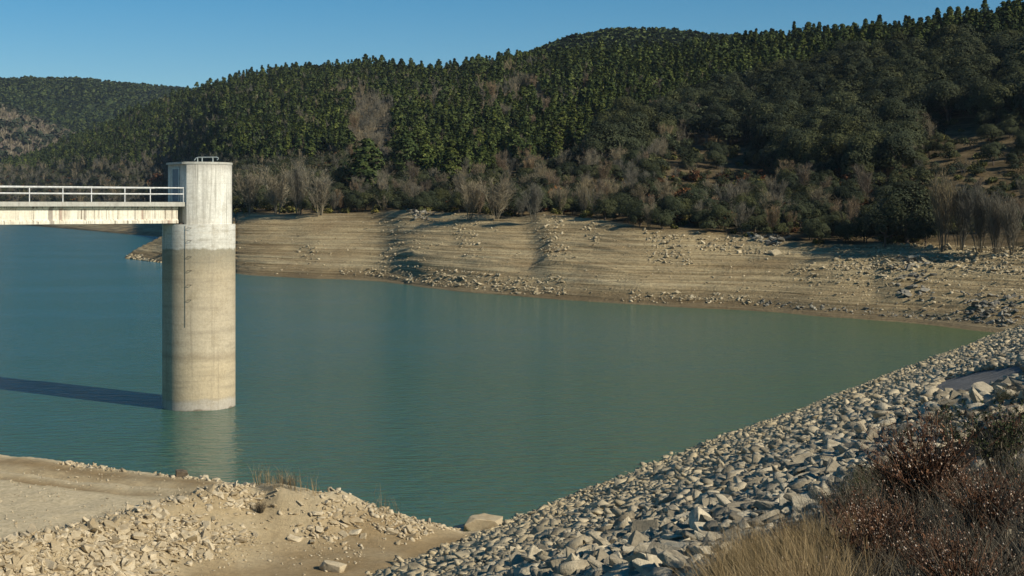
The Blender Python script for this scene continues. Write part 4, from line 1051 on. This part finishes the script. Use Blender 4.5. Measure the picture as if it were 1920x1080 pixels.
# ------------------------------------------------------------------ near plants on the dam face
def dry_bush(seed, h, stems, leafn, seedn, spread):
    """curved stems with side shoots; withered leaves and seed heads along them"""
    q = np.random.default_rng(seed); a = q.uniform(0, 6.28, stems); ln = q.uniform(.1, 1, stems)*spread
    p0 = np.stack([np.cos(a), np.sin(a), 0*a], 1)*(q.uniform(0, .16, stems)*h)[:, None]
    tip = np.stack([np.cos(a)*ln*h, np.sin(a)*ln*h, h*q.uniform(.55, 1, stems)], 1)
    mid = p0*.45+tip*.55+np.stack([0*a, 0*a, h*.10+0*a], 1)-np.stack([np.cos(a), np.sin(a), 0*a], 1)*(ln*h*.16)[:, None]
    w = h*.0048
    st = [ribbons(p0, mid, np.full(stems, w*1.3), np.full(stems, w), q), ribbons(mid, tip, np.full(stems, w), np.full(stems, w*.4), q), ribbons(p0, mid, np.full(stems, w*1.3), np.full(stems, w), q)]
    nb = stems*6; k = q.integers(0, stems, nb); s = q.uniform(.25, 1, nb)[:, None]
    p = np.where(s < .5, p0[k]+(mid[k]-p0[k])*s*2, mid[k]+(tip[k]-mid[k])*(s*2-1))
    d = unit(unit(tip[k]-p0[k])*.8+sphere(q, nb)*.7+np.array([0, 0, .35])); e = p+d*(h*q.uniform(.08, .24, nb))[:, None]
    st.append(ribbons(p, e, np.full(nb, w*.6), np.full(nb, w*.3), q))
    kl = q.integers(0, nb, leafn); pl = p[kl]+(e[kl]-p[kl])*q.uniform(.1, 1.05, (leafn, 1))+q.normal(0, h*.012, (leafn, 3))
    lv = leaves(q, pl, h*.016*q.uniform(.5, 1.4, leafn), .2, 2.2)
    ks = q.integers(0, nb, seedn); c = e[ks]+q.normal(0, h*.012, (seedn, 3)); r = h*.0085*q.uniform(.6, 1.5, seedn)
    o = np.array([(1, 0, 0), (-1, 0, 0), (0, 1, 0), (0, -1, 0), (0, 0, 1.3), (0, 0, -1.3)])
    V = (c[:, None]+o[None]*r[:, None, None]).reshape(-1, 3)
    f = np.array([(0, 2, 4), (2, 1, 4), (1, 3, 4), (3, 0, 4), (2, 0, 5), (1, 2, 5), (3, 1, 5), (0, 3, 5)])
    return cat(st), lv, (V, (f[None]+np.arange(seedn)[:, None, None]*6).reshape(-1, 3))
REDB = [dry_bush(2000+i, 1.0, 110, 560, 400, .66) for i in range(5)]
GREYB = [dry_bush(2100+i, .8, 100, 220, 120, .75) for i in range(4)]
GRNB = [dry_bush(2200+i, .6, 60, 1700, 90, .75) for i in range(3)]
def bset(lst, sm, lm): return [(pm('stems', a, sm), pm('leaves', b, lm), pm('seed_heads', c, M['seed'])) for a, b, c in lst]
RB = bset(REDB, M['redstem'], M['redleaf']); GB = bset(GREYB, M['greystem'], M['redleaf']); NB = bset(GRNB, M['greystem'], M['greenleaf'])
def near_bush(px, py, hpx, fam, i, label=None, zone=None):
    x, y = dam_hit(px, py); u, v = dam_uv(x, y); z = float(dam_z(u, v)); bh = {'r': 1.0, 'g': .8, 'n': .6}[fam]
    nm = {'r': 'reddish_bush', 'g': 'grey_bush', 'n': 'green_bush'}[fam]; ms = {'r': RB, 'g': GB, 'n': NB}[fam]
    s = hpx*y/F/bh
    e = link(nm, None, None, (x, y, z-.03)); e.scale = (s, s, s); e.rotation_euler = (rnd.gauss(0, .08), rnd.gauss(0, .08), rnd.uniform(0, 6.28))
    for p, mm in zip(('stems', 'leaves', 'seed_heads'), ms[i % len(ms)]): tag(link(p, mm, e), kind='stuff' if p != 'stems' else None)
    tag(e, label, 'bush', {'r': 'reddish dry bushes on the dam', 'g': 'grey dry bushes on the dam', 'n': 'low green bushes on the dam'}[fam])
    if zone: later(zone, e, px)
near_bush(1735, 985, 205, 'r', 0, 'tallest reddish bush with pale seed heads rising over the stones')
near_bush(1680, 960, 120, 'r', 1, 'reddish bush leaning against the left of the tallest bush')
near_bush(1880, 905, 150, 'n', 0, 'green bush at the right edge under the dark stones')
near_bush(1900, 850, 90, 'r', 3, 'small seed covered bush at the right edge above the green bush')
near_bush(1560, 985, 60, 'n', 1, 'low dull green bush between the stones and the reddish brush')
bx = []
for _ in range(4000):
    px, py = rnd.uniform(1480, 2060), rnd.uniform(880, 1290)
    lim = float(np.interp(px, [1380, 1470, 1560, 1650, 1720, 1800, 1920, 2060], [1120, 1050, 1010, 985, 960, 940, 920, 900]))
    if py < lim: continue
    x, y = dam_hit(px, py)
    if y < 3.2: continue
    if any((x-a)**2+(y-b)**2 < (.52+.030*y)**2 for a, b in bx): continue
    bx.append((x, y)); r = rnd.random()
    fam = 'r' if r < .58 else ('g' if r < .86 else 'n')
    if px < 1560 and fam == 'r' and rnd.random() < .6: fam = 'g'
    hm = {'r': rnd.uniform(.45, .9), 'g': rnd.uniform(.35, .65), 'n': rnd.uniform(.3, .5)}[fam]
    where = 'beside the straw grass' if px < 1600 else ('in front of the tallest bush' if px < 1790 else 'at the right edge of the brush')
    near_bush(px, py, hm*F/y, fam, len(bx), None, ('t', {'r': 'reddish dry bush with seed heads ', 'g': 'grey twiggy dry bush ', 'n': 'low green bush '}[fam]+where, 'near_bush'))
# sparse low plants between the upper stones
for i in range(34):
    px = rnd.uniform(1560, 1920); py = rnd.uniform(np.interp(px, [1560, 1720, 1790, 1920], [960, 800, 745, 725]), np.interp(px, [1560, 1720, 1790, 1920], [985, 930, 880, 860]))
    f = 'n' if i % 3 else 'g'; x, y = dam_hit(px, py); near_bush(px, py, rnd.uniform(.25, .5)*F/y, f, i, None, ('t', {'n': 'low green bush among the upper dam stones', 'g': 'grey twiggy bush among the upper dam stones'}[f], 'near_bush'))
# straw grass
def blades(n, pts, zf, h, w, mat, name, label, kind='stuff', lean=.35):
    q = R_; i = q.integers(0, len(pts), n); P = pts[i]+q.normal(0, .10, (n, 2)); z = zf(P[:, 0], P[:, 1])
    b = np.stack([P[:, 0], P[:, 1], z-.02], 1); L = h*q.uniform(.45, 1.1, n)
    dr = np.stack([q.normal(-.10, lean, n), q.normal(0, lean, n), np.ones(n)], 1); m1 = b+unit(dr)*(L*.6)[:, None]
    d2 = unit(dr+np.stack([q.normal(-.1, .45, n), q.normal(0, .45, n), 0*z], 1)); t = m1+d2*(L*.45)[:, None]
    V, Fc = cat([ribbons(b, m1, np.full(n, w), np.full(n, w*.7), q), ribbons(m1, t, np.full(n, w*.7), np.full(n, w*.2), q)])
    tag(link(name, mesh_np(name, V, Fc, [mat])), label, 'grass', kind=kind)
gp_ = []
while len(gp_) < 260:
    px, py = rnd.uniform(1350, 1575), rnd.uniform(1040, 1260)
    if py < np.interp(px, [1255, 1330, 1420, 1520, 1640], [1150, 1100, 1070, 1062, 1080]): continue
    gp_.append(dam_hit(px, py))
def damz_xy(x, y): u, v = dam_uv(x, y); return dam_z(u, v)
blades(11000, np.array(gp_), damz_xy, .80, .0028, M['straw'], 'straw_grass', 'patch of dry straw coloured grass at the foot of the brush')
gp_ = []
while len(gp_) < 420:
    px, py = rnd.uniform(1500, 1960), rnd.uniform(900, 1200)
    if py < np.interp(px, [1500, 1650, 1960], [1010, 930, 850]): continue
    gp_.append(dam_hit(px, py))
blades(11000, np.array(gp_), damz_xy, .62, .0026, M['greystem'], 'dry_grass', 'thin dry grass between the bushes on the dam')
ge = np.array([(float(X(p, spit_edge(p)[0]-.4)), float(spit_edge(p)[0]-.4)) for p in list(R_.uniform(478, 590, 60))+list(R_.uniform(700, 745, 12))])
blades(170, ge, spit_z, .95, .006, M['straw'], 'weed_stalks', 'tall thin dry weed stalks on the crest of the mound', lean=.10)
# weeds on the mound
for i, (px, py, hh, lab) in enumerate(((535, 975, .95, 'grey twiggy bush on the side of the rough mound'), (575, 968, .6, 'small grey bush touching the twiggy bush on the mound'), (488, 940, .5, 'small brown bush left of the twiggy bush on the mound'), (662, 955, .6, 'grey bush below the upright block on the mound'))):
    d = 52.0
    for _ in range(30): d = (CZ-float(spit_z(X(px, d), d)))*F/(py-HZ)
    e = link('mound_bush', None, None, (float(X(px, d)), d, float(spit_z(X(px, d), d)))); e.scale = (hh*1.6, hh*1.6, hh*1.1)
    for p, mm in zip(('stems', 'leaves'), GB[i % 4]): link(p, mm, e)
    tag(e, lab, 'bush')

# ------------------------------------------------------------------ labels of repeated things
for (fam, text, nm), mem in LAB.items():
    mem.sort(key=lambda q: q[0]); short = len(text.split()) <= 13
    if len(mem) == 1: mem[0][1]['label'] = text; continue
    if len(mem) <= 15 and short:
        for j, (p, o) in enumerate(mem): o['label'] = f'{text}, {ORD[j]} from left'
        continue
    for p, o in mem: o['label'] = text
    inside = [o for p, o in mem if 10 < p < 1910]
    if len(inside) > 6 and short:
        used = set()
        for word, key in (('leftmost', lambda o: o.location.x/o.location.y), ('rightmost', lambda o: -o.location.x/o.location.y), ('largest', lambda o: -o.scale[2]/o.location.y), ('farthest', lambda o: -o.location.y), ('nearest', lambda o: o.location.y)):
            for o in sorted(inside, key=key)[:1]:
                if o.name not in used: used.add(o.name); o['label'] = word+' '+text
# ------------------------------------------------------------------ air
bm = bmesh.new(); box(bm, (0, 1500, 205), (1, 0, 0), (0, 1, 0), (0, 0, 1), 3600, 2600, 219)
n_ = NT('thin_haze'); n_.n.remove(n_.b)
pv = n_.new('ShaderNodeVolumePrincipled'); pv.inputs['Color'].default_value = (.62, .78, 1, 1); pv.inputs['Density'].default_value = 4.5e-5; pv.inputs['Anisotropy'].default_value = .1
n_.lk(pv.outputs[0], n_.n['Material Output'].inputs['Volume'])
HAZE = True
if HAZE: tag(bm_obj('haze', bm, n_.m), 'thin bluish air over the whole valley', 'haze', kind='stuff')

# ------------------------------------------------------------------ sky, sun, camera
SUN_AZ, SUN_EL = math.atan2(-.57, .82), rad(32)
w = bpy.data.worlds.new('World'); sc.world = w; w.use_nodes = True; nt = w.node_tree
sky = nt.nodes.new('ShaderNodeTexSky'); sky.sky_type = 'NISHITA'; sky.sun_disc = False; sky.sun_elevation = SUN_EL
sky.sun_rotation = math.pi/2 - SUN_AZ
sky.altitude = 900; sky.air_density = 1.0; sky.dust_density = .15; sky.ozone_density = 3.0
hs = nt.nodes.new('ShaderNodeHueSaturation'); hs.inputs['Saturation'].default_value = 1.46; hs.inputs['Hue'].default_value = .492
nt.links.new(sky.outputs[0], hs.inputs['Color']); nt.links.new(hs.outputs[0], nt.nodes['Background'].inputs['Color'])
nt.nodes['Background'].inputs['Strength'].default_value = .070
sun = bpy.data.lights.new('sun', 'SUN'); sun.energy = 5.0; sun.angle = rad(.53); sun.color = (1, .92, .755)
so = bpy.data.objects.new('sun', sun); col.objects.link(so)
from mathutils import Vector
sd = Vector((math.cos(SUN_EL)*math.cos(SUN_AZ), math.cos(SUN_EL)*math.sin(SUN_AZ), math.sin(SUN_EL)))
so.rotation_euler = sd.to_track_quat('Z', 'Y').to_euler(); so.location = (60, -60, 80)
cam = bpy.data.cameras.new('camera'); cam.sensor_width = 36; cam.lens = F/1920*36; cam.shift_y = -(540-HZ)/1920; cam.clip_end = 20000; cam.clip_start = .1
co = bpy.data.objects.new('camera', cam); col.objects.link(co); co.location = (0, 0, CZ); co.rotation_euler = (rad(90), 0, 0); sc.camera = co
sc.view_settings.view_transform = 'Standard'; sc.view_settings.look = 'None'; sc.view_settings.exposure = .27; sc.view_settings.gamma = 1
sc.render.engine = 'CYCLES'
sc.cycles.use_denoising = True
sc.cycles.max_bounces = 6; sc.cycles.volume_bounces = 0; sc.cycles.diffuse_bounces = 3; sc.cycles.transparent_max_bounces = 4
